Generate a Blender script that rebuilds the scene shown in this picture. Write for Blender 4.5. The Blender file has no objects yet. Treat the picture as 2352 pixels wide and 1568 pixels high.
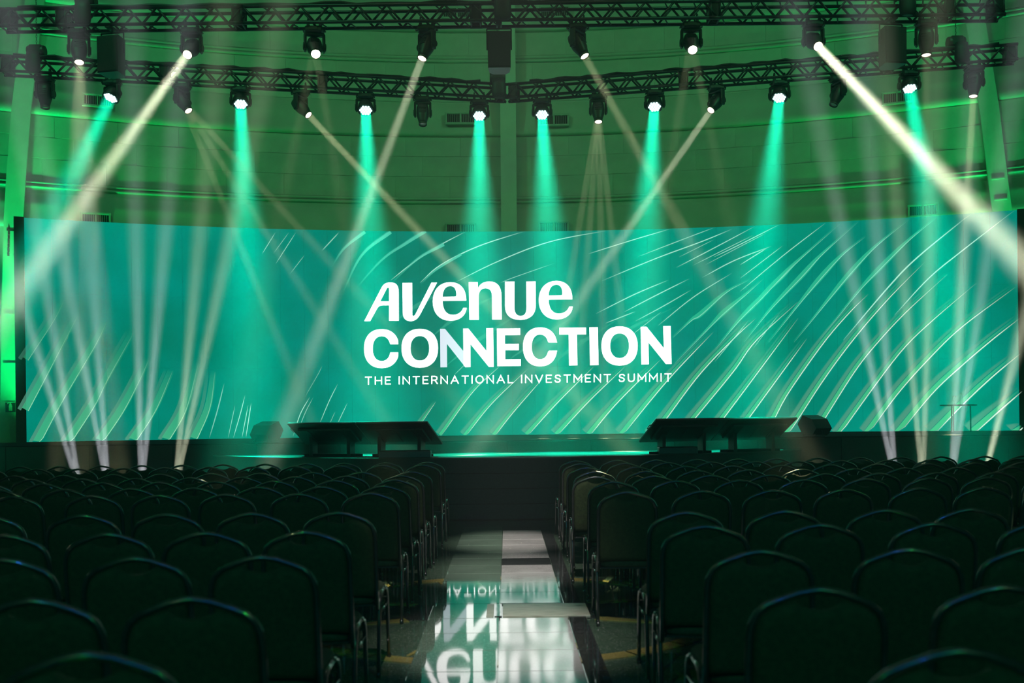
import bpy, bmesh, math, random
from mathutils import Vector, Matrix
from mathutils.geometry import tessellate_polygon
random.seed(11)
sc = bpy.context.scene
COL = sc.collection
PI = math.pi

# ------------------------------------------------------------------ camera
F = 2287.0                      # focal length in pixels of the 2352 wide frame
CAMH = 1.46
VPX, VPY, ROLL = 1164.0, 962.0, 0.0114
cam_d = bpy.data.cameras.new('camera')
cam = bpy.data.objects.new('camera', cam_d); COL.objects.link(cam)
cam_d.sensor_width = 36.0
cam_d.lens = F / 2352 * 36.0
cam_d.shift_x = (1176 - VPX) / 2352
cam_d.shift_y = (VPY - 784) / 2352
cam_d.clip_start = 0.05
cam_d.clip_end = 200
cam.matrix_world = Matrix.Translation((0, 0, CAMH)) @ Matrix.Rotation(PI/2, 4, 'X') @ Matrix.Rotation(-ROLL, 4, 'Z')
cam_d.dof.use_dof = True
cam_d.dof.focus_distance = 17.5
cam_d.dof.aperture_fstop = 2.4
sc.camera = cam

# ------------------------------------------------------------------ world: thin stage haze
HAZE = 0.005
w = bpy.data.worlds.new('hall_air'); sc.world = w; w.use_nodes = True
nt = w.node_tree; nt.nodes.clear()
out = nt.nodes.new('ShaderNodeOutputWorld')
bg = nt.nodes.new('ShaderNodeBackground'); bg.inputs[0].default_value = (0, 0, 0, 1); bg.inputs[1].default_value = 0
vs = nt.nodes.new('ShaderNodeVolumeScatter')
vs.inputs['Color'].default_value = (1, 1, 1, 1)
vs.inputs['Density'].default_value = HAZE
vs.inputs['Anisotropy'].default_value = 0.25
nt.links.new(bg.outputs[0], out.inputs['Surface'])
nt.links.new(vs.outputs[0], out.inputs['Volume'])

# ------------------------------------------------------------------ exposure and render behaviour
sc.view_settings.view_transform = 'Standard'
sc.view_settings.look = 'None'
sc.view_settings.gamma = 1.0
sc.view_settings.use_curve_mapping = False
sc.view_settings.exposure = 0.0
cy = sc.cycles
cy.max_bounces = 4; cy.diffuse_bounces = 1; cy.glossy_bounces = 2; cy.transmission_bounces = 4
cy.volume_bounces = 0; cy.transparent_max_bounces = 12
cy.caustics_reflective = False; cy.caustics_refractive = False
cy.use_light_tree = True
cy.sample_clamp_indirect = 4.0
cy.use_denoising = True

# ------------------------------------------------------------------ light helpers
def aim_matrix(p, d, xhint=Vector((1, 0, 0))):
    """matrix at p whose -Z looks along d"""
    z = -Vector(d).normalized()
    x = xhint - z * xhint.dot(z)
    if x.length < 1e-4: x = Vector((0, 1, 0)) - z * z.y
    x.normalize(); y = z.cross(x)
    m = Matrix((x, y, z)).transposed().to_4x4(); m.translation = p
    return m
def spot(name, p, d, color, power, half_deg, blend=0.5, radius=0.05, parent=None):
    l = bpy.data.lights.new(name, 'SPOT')
    l.color = color; l.energy = power; l.spot_size = math.radians(2 * half_deg); l.spot_blend = blend
    l.shadow_soft_size = radius
    l.use_soft_falloff = True
    o = bpy.data.objects.new(name, l); COL.objects.link(o)
    o.matrix_world = aim_matrix(Vector(p), d)
    if parent is not None:
        bpy.context.view_layer.update()
        o.parent = parent; o.matrix_parent_inverse = parent.matrix_world.inverted()
    return o
def beam(name, p, d, color, power, half_deg, size, parent):
    """lens of a moving head: a small square lamp with a narrow spread"""
    l = bpy.data.lights.new(name, 'AREA')
    l.shape = 'SQUARE'; l.size = size; l.color = color; l.energy = power; l.spread = math.radians(2*half_deg)
    o = bpy.data.objects.new(name, l); COL.objects.link(o)
    o.matrix_world = aim_matrix(Vector(p), d)
    bpy.context.view_layer.update()
    o.parent = parent; o.matrix_parent_inverse = parent.matrix_world.inverted()
    return o
WARM = (0.97, 1.0, 0.56); COOL = (0.90, 0.93, 1.0); CREAM = (0.95, 1.0, 0.70)
TEAL = (0.0, 1.0, 0.56); GREEN = (0.0, 1.0, 0.16); BLUE = (0.02, 0.12, 1.0)
PW = 1.0
# green uplights standing on the floor behind the LED wall
for (x, y, p, h, d) in ((-9.7, 21.6, 2000, 38, (-0.10, 0.32, 1)), (9.9, 21.8, 2000, 38, (0.10, 0.32, 1)),
                        (-6.2, 22.3, 170, 44, (0.0, 0.25, 1)), (6.2, 22.3, 170, 44, (0.0, 0.25, 1)),
                        (-0.1, 23.2, 150, 46, (0.0, 0.12, 1))):
    spot('wall_uplight', (x, y, 0.35), d, GREEN, p, h, 0.9, 0.12)
for (x, y, d, p, h) in ((-10.9, 20.6, (-.25, 1.85, 7.5), 3600, 12), (10.95, 20.7, (.30, 1.75, 7.5), 3600, 12), (-11.35, 21.4, (.0, .6, 3), 160, 22), (11.5, 21.4, (-.02, .6, 3), 160, 22)):
    spot('pillar_uplight', (x, y, 0.5), d, (0.0, 1.0, 0.22), p, h, 0.8, 0.1)
# house rig behind the audience: green, blue and white heads
for (x, y, z, c, p, h, t) in ((-5, -7, 8.0, (0.02, 1.0, 0.05), 1000, 40, (0, 9, 0.5)), (5, -7, 8.0, (0.02, 1.0, 0.05), 1000, 40, (0, 9, 0.5)),
                              (-1.2, -9, 8.0, BLUE, 560, 26, (-1, 6, 0.5)), (1.6, -9, 8.0, BLUE, 560, 26, (1, 6, 0.5)), (-3.6, -4, 7.6, BLUE, 340, 26, (-1, 7, 0.5)), (3.9, -4, 7.6, BLUE, 340, 26, (1, 7, 0.5)),
                              (-6.5, -5, 7.5, WARM, 90, 26, (-1, 7, 0.5)), (6.5, -5, 7.5, WARM, 90, 26, (1, 7, 0.5)),
                              (0.4, -8, 8.4, TEAL, 110, 30, (0, 6, 0.5)),
                              (0.1, 1.0, 11.5, (1.0, 0.93, 0.88), 26000, 3.3, (0.0, 11.8, 0)), (0.1, 0.5, 11.5, (1.0, 0.93, 0.88), 18000, 4.2, (0.0, 9.6, 0)), (0.1, 0.0, 11.5, (1.0, 0.93, 0.88), 10000, 5.0, (0.0, 6.6, 0))):
    spot('house_light', (x, y, z), Vector(t) - Vector((x, y, z)), c, p, h, 1.0, 0.035)
# unseen fill spots added to tint the rear wall broadly green and warm
for (x, y, z, c, p, h, t) in ((-9, 11, 14.5, (0.06, 1.0, 0.34), 1350, 42, (-3, 25, 7.9)), (9, 11, 14.5, (0.06, 1.0, 0.34), 1350, 42, (3, 25, 7.9)),
                              (-5, 10, 15.0, (1.0, 0.66, 0.28), 150, 36, (0, 25, 6.4)), (5, 10, 15.0, (1.0, 0.66, 0.28), 150, 36, (0, 25, 6.4))):
    spot('wall_fill', (x, y, z), Vector(t) - Vector((x, y, z)), c, p, h, 0.9, 0.2)

# ------------------------------------------------------------------ geometry of the view (photo pixel -> place)
def xy_r(px, py):
    u, v = px - VPX, py - VPY
    c, s = math.cos(ROLL), math.sin(ROLL)
    return u * c - v * s, u * s + v * c
def P(px, py, d):
    xr, yr = xy_r(px, py)
    return Vector((d * xr / F, d, CAMH - d * yr / F))
def circle3(a, b, c):
    ax, ay = a; bx, by = b; cx, cyy = c
    d = 2 * (ax * (by - cyy) + bx * (cyy - ay) + cx * (ay - by))
    ux = ((ax*ax+ay*ay) * (by-cyy) + (bx*bx+by*by) * (cyy-ay) + (cx*cx+cyy*cyy) * (ay-by)) / d
    uy = ((ax*ax+ay*ay) * (cx-bx) + (bx*bx+by*by) * (ax-cx) + (cx*cx+cyy*cyy) * (bx-ax)) / d
    return ux, uy, math.hypot(ax-ux, ay-uy)
SCX, SCY, SCR = circle3((-9.64, 19.98), (0.1, 22.04), (10.47, 20.34))
WCX, WCY, WCR = 0.0, -1.9, 27.0
def hit_cyl(px, py, cx, cyy, r):
    xr, yr = xy_r(px, py)
    k = xr / F
    a = k*k + 1; b = -2 * (k*cx + cyy); c = cx*cx + cyy*cyy - r*r
    t = (-b + math.sqrt(b*b - 4*a*c)) / (2*a)
    return Vector((t*k, t, CAMH - t*yr/F))
def S(px, py, off=0.0): return hit_cyl(px, py, SCX, SCY, SCR - off)

# ------------------------------------------------------------------ object helpers
def link(name, me, parent=None):
    o = bpy.data.objects.new(name, me); COL.objects.link(o)
    if parent is not None: o.parent = parent
    return o
def empty(name, loc=(0, 0, 0), rz=0.0):
    o = bpy.data.objects.new(name, None); COL.objects.link(o)
    o.location = loc; o.rotation_euler = (0, 0, rz); o.empty_display_size = 0.1
    return o
def tag(o, label, cat, group=None):
    o['label'] = label; o['category'] = cat
    if group: o['group'] = group
    return o
def structure(o, label=None):
    o['kind'] = 'structure'
    if label: o['label'] = label
    return o
class MB:
    def __init__(s): s.v = []; s.f = []; s.sm = []
    def add(s, vs, fs, smooth=False):
        b = len(s.v); s.v += [tuple(v) for v in vs]
        s.f += [tuple(b + i for i in f) for f in fs]; s.sm += [smooth] * len(fs)
        return s
    def box(s, c, size, m=None, bev=0.0):
        hx, hy, hz = size[0]/2, size[1]/2, size[2]/2
        if bev <= 0:
            vs = [Vector((x, y, z)) for z in (-hz, hz) for y in (-hy, hy) for x in (-hx, hx)]
            fs = [(0,2,3,1), (4,5,7,6), (0,1,5,4), (2,6,7,3), (0,4,6,2), (1,3,7,5)]
        else:
            bv = min(bev, hx*.9, hy*.9, hz*.9)
            vs = []; idx = {}
            for sx in (-1, 1):
                for sy in (-1, 1):
                    for sz in (-1, 1):
                        for ax in range(3):
                            p = [sx*(hx-bv), sy*(hy-bv), sz*(hz-bv)]
                            p[ax] = (sx*hx, sy*hy, sz*hz)[ax]
                            idx[(sx, sy, sz, ax)] = len(vs); vs.append(Vector(p))
            fs = []
            for sx in (-1, 1):
                a = [idx[(sx, y, z, 0)] for y, z in ((-1,-1), (1,-1), (1,1), (-1,1))]; fs.append(tuple(a if sx > 0 else a[::-1]))
                a = [idx[(x, sx, z, 1)] for x, z in ((-1,-1), (-1,1), (1,1), (1,-1))]; fs.append(tuple(a if sx > 0 else a[::-1]))
                a = [idx[(x, y, sx, 2)] for x, y in ((-1,-1), (1,-1), (1,1), (-1,1))]; fs.append(tuple(a if sx > 0 else a[::-1]))
            for a in (-1, 1):
                for b in (-1, 1):
                    fs.append((idx[(a,b,-1,0)], idx[(a,b,-1,1)], idx[(a,b,1,1)], idx[(a,b,1,0)]))
                    fs.append((idx[(a,-1,b,0)], idx[(a,-1,b,2)], idx[(a,1,b,2)], idx[(a,1,b,0)]))
                    fs.append((idx[(-1,a,b,1)], idx[(-1,a,b,2)], idx[(1,a,b,2)], idx[(1,a,b,1)]))
            for sx in (-1, 1):
                for sy in (-1, 1):
                    for sz in (-1, 1): fs.append((idx[(sx,sy,sz,0)], idx[(sx,sy,sz,1)], idx[(sx,sy,sz,2)]))
        c = Vector(c)
        vs = [(m @ v if m else v) + c for v in vs]
        return s.add(vs, fs)
    def tube(s, pts, r, n=8, caps=True, closed=False, rs=None):
        pts = [Vector(p) for p in pts]; k = len(pts)
        vs = []; fs = []; prev = None
        for i, p in enumerate(pts):
            if closed: t = pts[(i+1) % k] - pts[i-1]
            elif i == 0: t = pts[1] - pts[0]
            elif i == k-1: t = pts[-1] - pts[-2]
            else: t = (pts[i+1]-p).normalized() + (p-pts[i-1]).normalized()
            t.normalize()
            if prev is None:
                a = Vector((0,0,1)) if abs(t.z) < .9 else Vector((1,0,0))
                x = t.cross(a).normalized()
            else:
                x = prev - t * prev.dot(t); x.normalize()
            prev = x; y = t.cross(x)
            rr = rs[i] if rs else r
            for j in range(n):
                a = 2*PI*j/n
                vs.append(p + (x*math.cos(a) + y*math.sin(a)) * rr)
        m = k if closed else k-1
        for i in range(m):
            for j in range(n):
                fs.append((i*n+j, i*n+(j+1)%n, ((i+1)%k)*n+(j+1)%n, ((i+1)%k)*n+j))
        s.add(vs, fs, True)
        if caps and not closed:
            b = len(s.v) - k*n
            s.f.append(tuple(b+j for j in range(n))[::-1]); s.sm.append(False)
            s.f.append(tuple(b+(k-1)*n+j for j in range(n))); s.sm.append(False)
        return s
    def lathe(s, prof, n=20, c=(0,0,0), m=None, smooth=True, cap0=True, cap1=True):
        vs = []; fs = []; c = Vector(c)
        for (r, z) in prof:
            for j in range(n):
                a = 2*PI*j/n; v = Vector((r*math.cos(a), r*math.sin(a), z))
                vs.append((m @ v if m else v) + c)
        for i in range(len(prof)-1):
            for j in range(n): fs.append((i*n+j, i*n+(j+1)%n, (i+1)*n+(j+1)%n, (i+1)*n+j))
        s.add(vs, fs, smooth)
        b = len(s.v) - len(prof)*n
        if cap0: s.f.append(tuple(b+j for j in range(n))[::-1]); s.sm.append(False)
        if cap1: s.f.append(tuple(b+(len(prof)-1)*n+j for j in range(n))); s.sm.append(False)
        return s
    def loft(s, rings, closed=True, cap0=True, cap1=True, smooth=True):
        n = len(rings[0]); vs = [v for r in rings for v in r]; fs = []
        for i in range(len(rings)-1):
            for j in range(n if closed else n-1):
                fs.append((i*n+j, i*n+(j+1)%n, (i+1)*n+(j+1)%n, (i+1)*n+j))
        s.add(vs, fs, smooth); b = len(s.v) - len(vs)
        if cap0: s.f.append(tuple(b+j for j in range(n))[::-1]); s.sm.append(False)
        if cap1: s.f.append(tuple(b+(len(rings)-1)*n+j for j in range(n))); s.sm.append(False)
        return s
    def mesh(s, name, mat=None):
        me = bpy.data.meshes.new(name); me.from_pydata(s.v, [], s.f)
        me.polygons.foreach_set('use_smooth', s.sm)
        if mat: me.materials.append(mat)
        me.update(); return me
    def build(s, name, mat, parent=None): return link(name, s.mesh(name, mat), parent)
def dup(o, parent=None, name=None):
    c = o.copy(); COL.objects.link(c); c.parent = parent
    if name: c.name = name
    return c
def copy_tree(root):
    r = dup(root)
    for ch in root.children:
        if ch.type == 'LIGHT': continue
        c = dup(ch, r)
        for g in ch.children:
            if g.type != 'LIGHT': dup(g, c)
    return r
ORD = ['zeroth', 'first', 'second', 'third', 'fourth', 'fifth', 'sixth', 'seventh', 'eighth', 'ninth', 'tenth', 'eleventh', 'twelfth', 'thirteenth', 'fourteenth', 'fifteenth', 'sixteenth']

# ------------------------------------------------------------------ materials
def mat(name, color, rough=0.5, metal=0.0, spec=0.5, noise=0.0, nscale=20.0, bump=0.0, bscale=80.0, coat=0.0):
    m = bpy.data.materials.new(name); m.use_nodes = True
    t = m.node_tree; b = t.nodes['Principled BSDF']
    b.inputs['Base Color'].default_value = (*color, 1); b.inputs['Roughness'].default_value = rough
    b.inputs['Metallic'].default_value = metal; b.inputs['Specular IOR Level'].default_value = spec
    b.inputs['Coat Weight'].default_value = coat
    tc = t.nodes.new('ShaderNodeTexCoord')
    if noise > 0:
        n = t.nodes.new('ShaderNodeTexNoise'); n.inputs['Scale'].default_value = nscale; n.inputs['Detail'].default_value = 5
        t.links.new(tc.outputs['Object'], n.inputs['Vector'])
        r = t.nodes.new('ShaderNodeValToRGB')
        r.color_ramp.elements[0].position = .3; r.color_ramp.elements[1].position = .7
        r.color_ramp.elements[0].color = (*[c*(1-noise) for c in color], 1)
        r.color_ramp.elements[1].color = (*[min(1, c*(1+noise)) for c in color], 1)
        t.links.new(n.outputs['Fac'], r.inputs['Fac']); t.links.new(r.outputs['Color'], b.inputs['Base Color'])
    if bump > 0:
        n2 = t.nodes.new('ShaderNodeTexNoise'); n2.inputs['Scale'].default_value = bscale; n2.inputs['Detail'].default_value = 3
        t.links.new(tc.outputs['Object'], n2.inputs['Vector'])
        bp = t.nodes.new('ShaderNodeBump'); bp.inputs['Strength'].default_value = bump; bp.inputs['Distance'].default_value = .01
        t.links.new(n2.outputs['Fac'], bp.inputs['Height']); t.links.new(bp.outputs['Normal'], b.inputs['Normal'])
    return m
def emit(name, color, strength, sample=False):
    m = bpy.data.materials.new(name); m.use_nodes = True
    t = m.node_tree; t.nodes.clear()
    e = t.nodes.new('ShaderNodeEmission'); e.inputs[0].default_value = (*color, 1); e.inputs[1].default_value = strength
    o = t.nodes.new('ShaderNodeOutputMaterial'); t.links.new(e.outputs[0], o.inputs[0])
    m.cycles.emission_sampling = 'FRONT' if sample else 'NONE'
    return m
M = dict(
    black=mat('black_paint', (.012, .013, .013), .45, noise=.3, nscale=30),
    truss=mat('black_truss', (.016, .016, .017), .38, .3, noise=.4, nscale=9),
    plastic=mat('black_plastic', (.02, .021, .022), .42, bump=.15, bscale=200),
    grille=mat('speaker_grille', (.01, .01, .011), .6, bump=.6, bscale=300),
    fabric=mat('dark_upholstery', (.013, .019, .006), .85, noise=.35, nscale=60, bump=.3, bscale=500, spec=.2),
    seatfab=mat('seat_upholstery', (.022, .027, .014), .85, noise=.3, nscale=60, bump=.3, bscale=500, spec=.2),
    frame=mat('black_chair_tube', (.012, .012, .012), .3, .0, noise=.3, nscale=40, coat=1.0),
    carpet=mat('stage_carpet', (.022, .024, .024), .8, noise=.3, nscale=40, bump=.4, bscale=300, spec=.3),
    deck=mat('stage_deck', (.008, .008, .0078), .9, spec=.03, noise=.25, nscale=6, bump=.05, bscale=60),
    wall=mat('painted_wall', (.50, .48, .42), .75, noise=.08, nscale=1.5, bump=.1, bscale=20),
    block=mat('painted_block', (.49, .47, .41), .75, noise=.10, nscale=2.2, bump=.15, bscale=30),
    pillar=mat('painted_pillar', (.58, .56, .50), .6, noise=.06, nscale=3),
    vent=mat('vent_metal', (.42, .41, .37), .5, noise=.1, nscale=10),
    dark=mat('dark_recess', (.01, .01, .01), .8, noise=.2, nscale=10),
    cream=mat('sign_print', (.75, .75, .68), .5, noise=.05, nscale=10),
    glass=mat('clear_glass', (.8, .9, .9), .05, noise=.02, nscale=4),
    rim=mat('lens_ring', (.10, .09, .07), .25, .8, noise=.1, nscale=20),
    chain=mat('hoist_chain', (.03, .03, .03), .4, .6, noise=.2, nscale=50),
    cable=mat('rubber_cable', (.012, .012, .012), .55, noise=.3, nscale=40),
    ceil=mat('ceiling_paint', (.30, .30, .28), .8, noise=.08, nscale=1),
    lens_on=emit('lens_glow', (1.0, .90, .66), 3.2),
    lens_hot=emit('lens_glow_hot', (1.0, .95, .70), 60.0),
    lens_off=mat('lens_unlit', (.25, .23, .17), .1, noise=.2, nscale=30),
    led=emit('led_cell_glow', (.62, 1.0, .93), 2.2),
    text=emit('screen_white', (1.0, .99, .97), 2.6, True),
    text_blue=emit('screen_pale_blue', (.80, .90, 1.0), 1.02, True),
)
g = M['glass'].node_tree.nodes['Principled BSDF']; g.inputs['Transmission Weight'].default_value = .95; g.inputs['Alpha'].default_value = .35

def glossy_stone(name, base, speck, rough, scale=160.0, fleck=(.6, .6, .55), wave=0.02):
    m = bpy.data.materials.new(name); m.use_nodes = True
    t = m.node_tree; b = t.nodes['Principled BSDF']
    geo = t.nodes.new('ShaderNodeNewGeometry')
    v = t.nodes.new('ShaderNodeTexVoronoi'); v.inputs['Scale'].default_value = scale
    t.links.new(geo.outputs['Position'], v.inputs['Vector'])
    r = t.nodes.new('ShaderNodeValToRGB'); e = r.color_ramp.elements
    e[0].position = 0; e[0].color = (*base, 1); e[1].position = 1; e[1].color = (*fleck, 1)
    k = e.new(.55); k.color = (*speck, 1); k2 = e.new(.9); k2.color = (*base, 1)
    sep = t.nodes.new('ShaderNodeSeparateColor'); t.links.new(v.outputs['Color'], sep.inputs[0])
    t.links.new(sep.outputs[0], r.inputs['Fac'])
    n = t.nodes.new('ShaderNodeTexNoise'); n.inputs['Scale'].default_value = 2.3; n.inputs['Detail'].default_value = 6
    t.links.new(geo.outputs['Position'], n.inputs['Vector'])
    mx = t.nodes.new('ShaderNodeMix'); mx.data_type = 'RGBA'; mx.blend_type = 'MULTIPLY'; mx.inputs[0].default_value = .5
    t.links.new(r.outputs['Color'], mx.inputs[6]); t.links.new(n.outputs['Fac'], mx.inputs[7])
    t.links.new(mx.outputs[2], b.inputs['Base Color'])
    mr = t.nodes.new('ShaderNodeMapRange'); mr.inputs[3].default_value = rough*.6; mr.inputs[4].default_value = rough*1.5
    t.links.new(n.outputs['Fac'], mr.inputs[0]); t.links.new(mr.outputs[0], b.inputs['Roughness'])
    n2 = t.nodes.new('ShaderNodeTexNoise'); n2.inputs['Scale'].default_value = 5; n2.inputs['Detail'].default_value = 2
    t.links.new(geo.outputs['Position'], n2.inputs['Vector'])
    bp = t.nodes.new('ShaderNodeBump'); bp.inputs['Strength'].default_value = wave; bp.inputs['Distance'].default_value = .02
    t.links.new(n2.outputs['Fac'], bp.inputs['Height']); t.links.new(bp.outputs['Normal'], b.inputs['Normal'])
    b.inputs['IOR'].default_value = 1.55
    return m
M['terrazzo'] = glossy_stone('green_terrazzo', (.065, .105, .07), (.04, .07, .045), .08, fleck=(.25, .26, .22))
M['slab_pale'] = glossy_stone('pale_marble', (.42, .40, .385), (.36, .345, .33), .07, 220, (.5, .48, .46), .008)
M['slab_green'] = glossy_stone('grey_green_granite', (.13, .19, .14), (.09, .14, .10), .035, 200, (.3, .32, .28), .006)
M['slab_dark'] = glossy_stone('dark_granite', (.035, .035, .035), (.02, .02, .02), .06, 200, (.12, .12, .12))
M['slab_worn'] = glossy_stone('worn_board', (.36, .33, .27), (.26, .24, .19), .32, 60, (.45, .43, .38), .2)
M['inlay'] = glossy_stone('yellow_stone', (.30, .24, .075), (.24, .19, .06), .09, 200, (.4, .34, .14))

# ================================================================== the hall: floor, walls, ceiling
mb = MB(); N = 96
mb.add([(0, -1.9, 0)] + [(WCX + 27.2*math.sin(2*PI*i/N), WCY + 27.2*math.cos(2*PI*i/N), 0) for i in range(N)],
       [(0, 1 + (i+1) % N, 1 + i) for i in range(N)])
floor = structure(mb.build('floor', M['terrazzo']), 'polished green terrazzo floor with a pale slab aisle')
# aisle slabs, each one its own piece, with open joints
edges = [5.20, 5.72, 6.24, 6.75, 7.25, 7.83, 8.33, 8.84, 9.36, 9.88, 10.37, 10.84, 11.45, 11.97, 12.43, 12.95, 13.45]
e = 5.20
while e > 1.0:
    e -= .52; edges.insert(0, e)
def slab(x0, x1, y0, y1, m, z=.012, tilt=.0010):
    c = ((x0+x1)/2, (y0+y1)/2)
    o = MB().box((0, 0, 0), (x1-x0-.006, y1-y0-.006, .02), bev=.002).build('slab', M[m], floor)
    o.location = (c[0], c[1], z - .01)
    o.rotation_euler = (random.uniform(-tilt, tilt), random.uniform(-tilt, tilt), 0)
    return o
for i in range(len(edges)-1):
    y0, y1 = edges[i], edges[i+1]
    dk = abs(y0 - 9.88) < .02
    last = i == len(edges)-2
    if not (abs(y0 - 7.25) < .02):
        slab(-.07, .43, y0, y1, 'slab_dark' if (dk or y0 > 12.9) else 'slab_pale')
    slab(-.59, -.07, y0, y1, 'slab_green')
    slab(.43, .566, y0, y1, 'slab_dark')
def wood_mat():
    m = mat('scuffed_board', (.34, .31, .25), .38)
    t = m.node_tree; b = t.nodes['Principled BSDF']; tc = t.nodes.new('ShaderNodeTexCoord')
    mp_ = t.nodes.new('ShaderNodeMapping'); mp_.inputs['Scale'].default_value = (3, 26, 10)
    n = t.nodes.new('ShaderNodeTexNoise'); n.inputs['Scale'].default_value = 2.2; n.inputs['Detail'].default_value = 8; n.inputs['Distortion'].default_value = .6
    r = t.nodes.new('ShaderNodeValToRGB'); e = r.color_ramp.elements
    e[0].position = .30; e[0].color = (.03, .027, .02, 1); e[1].position = .62; e[1].color = (.40, .37, .30, 1); k = e.new(.40); k.color = (.26, .235, .18, 1)
    t.links.new(tc.outputs['Object'], mp_.inputs['Vector']); t.links.new(mp_.outputs[0], n.inputs['Vector']); t.links.new(n.outputs['Fac'], r.inputs['Fac']); t.links.new(r.outputs['Color'], b.inputs['Base Color'])
    bp = t.nodes.new('ShaderNodeBump'); bp.inputs['Strength'].default_value = .4; bp.inputs['Distance'].default_value = .004
    t.links.new(n.outputs['Fac'], bp.inputs['Height']); t.links.new(bp.outputs['Normal'], b.inputs['Normal'])
    return m
M['board'] = wood_mat()
w_ = slab(-.05, .60, 7.29, 7.78, 'board', .018, .0006); w_.name = 'worn_board'
w_ = slab(-.11, -.05, 7.29, 7.78, 'slab_dark', .018, .0006); w_.name = 'board_end'
w_ = slab(-.17, -.11, 7.29, 7.78, 'board', .018, .0006); w_.name = 'board_end'
for x0 in [-.59 - 1.3*k for k in range(1, 7)] + [.566 + 1.3*k for k in range(0, 6)]:
    slab(x0, x0+1.3, 7.25, 7.83, 'slab_dark', .006, .0003)
# yellow ring of the floor medallion, in curved stones
for k in range(24):
    a0, a1 = 2*PI*k/24 + .006, 2*PI*(k+1)/24 - .006
    r0, r1, n = 1.54, 1.66, 5
    vs = []
    for z in (.001, .007):
        for r in (r0, r1):
            vs += [(-.05 + r*math.sin(a0+(a1-a0)*j/(n-1)), 7.54 + r*math.cos(a0+(a1-a0)*j/(n-1)), z) for j in range(n)]
    fs = []
    for j in range(n-1):
        fs += [(2*n+j, 2*n+j+1, 3*n+j+1, 3*n+j), (j, n+j, n+j+1, j+1), (j, j+1, 2*n+j+1, 2*n+j), (n+j, 3*n+j, 3*n+j+1, n+j+1)]
    MB().add(vs, fs).build('inlay_stone', M['inlay'], floor)
for (ang, r0, r1) in [(2*PI*k/8 + .39, .75, 1.5) for k in range(8)]:
    o = MB().add([(-.06, r0, 0), (.06, r0, 0), (.01, r1, 0), (-.01, r1, 0), (-.06, r0, .006), (.06, r0, .006), (.01, r1, .006), (-.01, r1, .006)],
                 [(4, 5, 6, 7), (0, 1, 5, 4), (1, 2, 6, 5), (2, 3, 7, 6), (3, 0, 4, 7)]).build('inlay_stone', M['inlay'], floor)
    o.location = (-.05, 7.54, .001); o.rotation_euler = (0, 0, ang)

def ring_wall(name, prof, mtl, n=128):
    """revolve (radius, z) about the hall axis"""
    m = MB(); vs = []; fs = []
    for (r, z) in prof:
        for j in range(n):
            a = 2*PI*j/n; vs.append((WCX + r*math.sin(a), WCY + r*math.cos(a), z))
    for i in range(len(prof)-1):
        for j in range(n): fs.append((i*n+j, i*n+(j+1) % n, (i+1)*n+(j+1) % n, (i+1)*n+j))
    m.add(vs, fs, True); return m.build(name, mtl)
wall = structure(ring_wall('wall_back', [(27.045, -.02), (27.045, 17.0)], M['wall']), 'curved pale block wall of the round hall')
structure(ring_wall('ceiling', [(27.1, 16.6), (22, 18.2), (14, 19.4), (6, 20), (.01, 20.1)], M['ceil']), 'shallow domed ceiling of the hall')
# flared mouldings with a rounded lip, and narrow ledges between the block courses
def lip(zb, up): return [(27.1, zb+up), (27.02, zb+up-.02), (27.0, zb+up*.6), (26.97, zb+.30), (26.945, zb+.20), (26.93, zb+.13), (26.928, zb+.07), (26.94, zb+.02), (26.96, zb), (27.1, zb-.02)]
def ledge(z): return [(27.1, z+.10), (26.99, z+.09), (26.985, z+.05), (27.06, z+.04), (27.06, z), (26.985, z-.005), (26.985, z-.045), (27.1, z-.06)]
trims = [lip(5.98, .82), lip(8.60, .84), lip(11.22, .84), ledge(6.95), ledge(10.5)]
for i, pr in enumerate(trims):
    structure(ring_wall('trim_%d' % (i+1), pr, M['wall']), 'curved wall moulding')
# wall blocks, one object each, sharing a mesh per course
for (z0, z1, step, stag) in ((7.06, 7.58, 2.9, 0), (7.58, 8.08, 2.9, .5), (8.08, 8.57, 2.9, .2), (9.46, 9.95, 2.6, .1), (9.95, 10.42, 2.6, .6),
                             (10.62, 11.18, 2.6, .3), (12.08, 12.7, 2.9, 0), (12.7, 13.3, 2.9, .5)):
    W = 27.0 * math.radians(step)
    me = MB().box((0, 0, 0), (W-.006, .07, z1-z0-.006), bev=.004).mesh('block', M['block'])
    for k in range(-12, 12):
        a = math.radians((k + stag) * step + step/2)
        if abs(math.degrees(a)) > 31: continue
        o = link('block', me, wall)
        rr = 27.06 + random.uniform(-.004, .004)
        o.location = (WCX + rr*math.sin(a), WCY + rr*math.cos(a), (z0+z1)/2)
        o.rotation_euler = (0, 0, -a)

# pillars: ribs that lean as they rise
def pillar(path, label, wd=.39, dp=.40):
    pts = path
    root = empty('pillar', (pts[0].x, pts[0].y, 0)); m = MB(); rings = []
    pts = [Vector((pts[0].x, pts[0].y, 0))] + pts
    a = math.atan2(pts[0].x - WCX, pts[0].y - WCY); tx = Vector((math.cos(a), -math.sin(a), 0)); ty = Vector((math.sin(a), math.cos(a), 0))
    for p in pts:
        q = p - Vector((pts[0].x, pts[0].y, 0))
        rings.append([q - tx*wd/2 - ty*0, q + tx*wd/2 - ty*0, q + tx*wd/2 + ty*dp, q - tx*wd/2 + ty*dp])
    m.loft(rings, smooth=False); m.build('column', M['pillar'], root)
    tag(root, label, 'pillar', 'ribs of the round hall')
    return root, tx, ty, pts
DP = hit_cyl(30, 700, WCX, WCY, 26.62).y
def ppath(xs): 
    out_ = []
    for (px, py) in xs:
        h = hit_cyl(px, py, WCX, WCY, 26.62); out_.append(h)
    return out_
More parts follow.
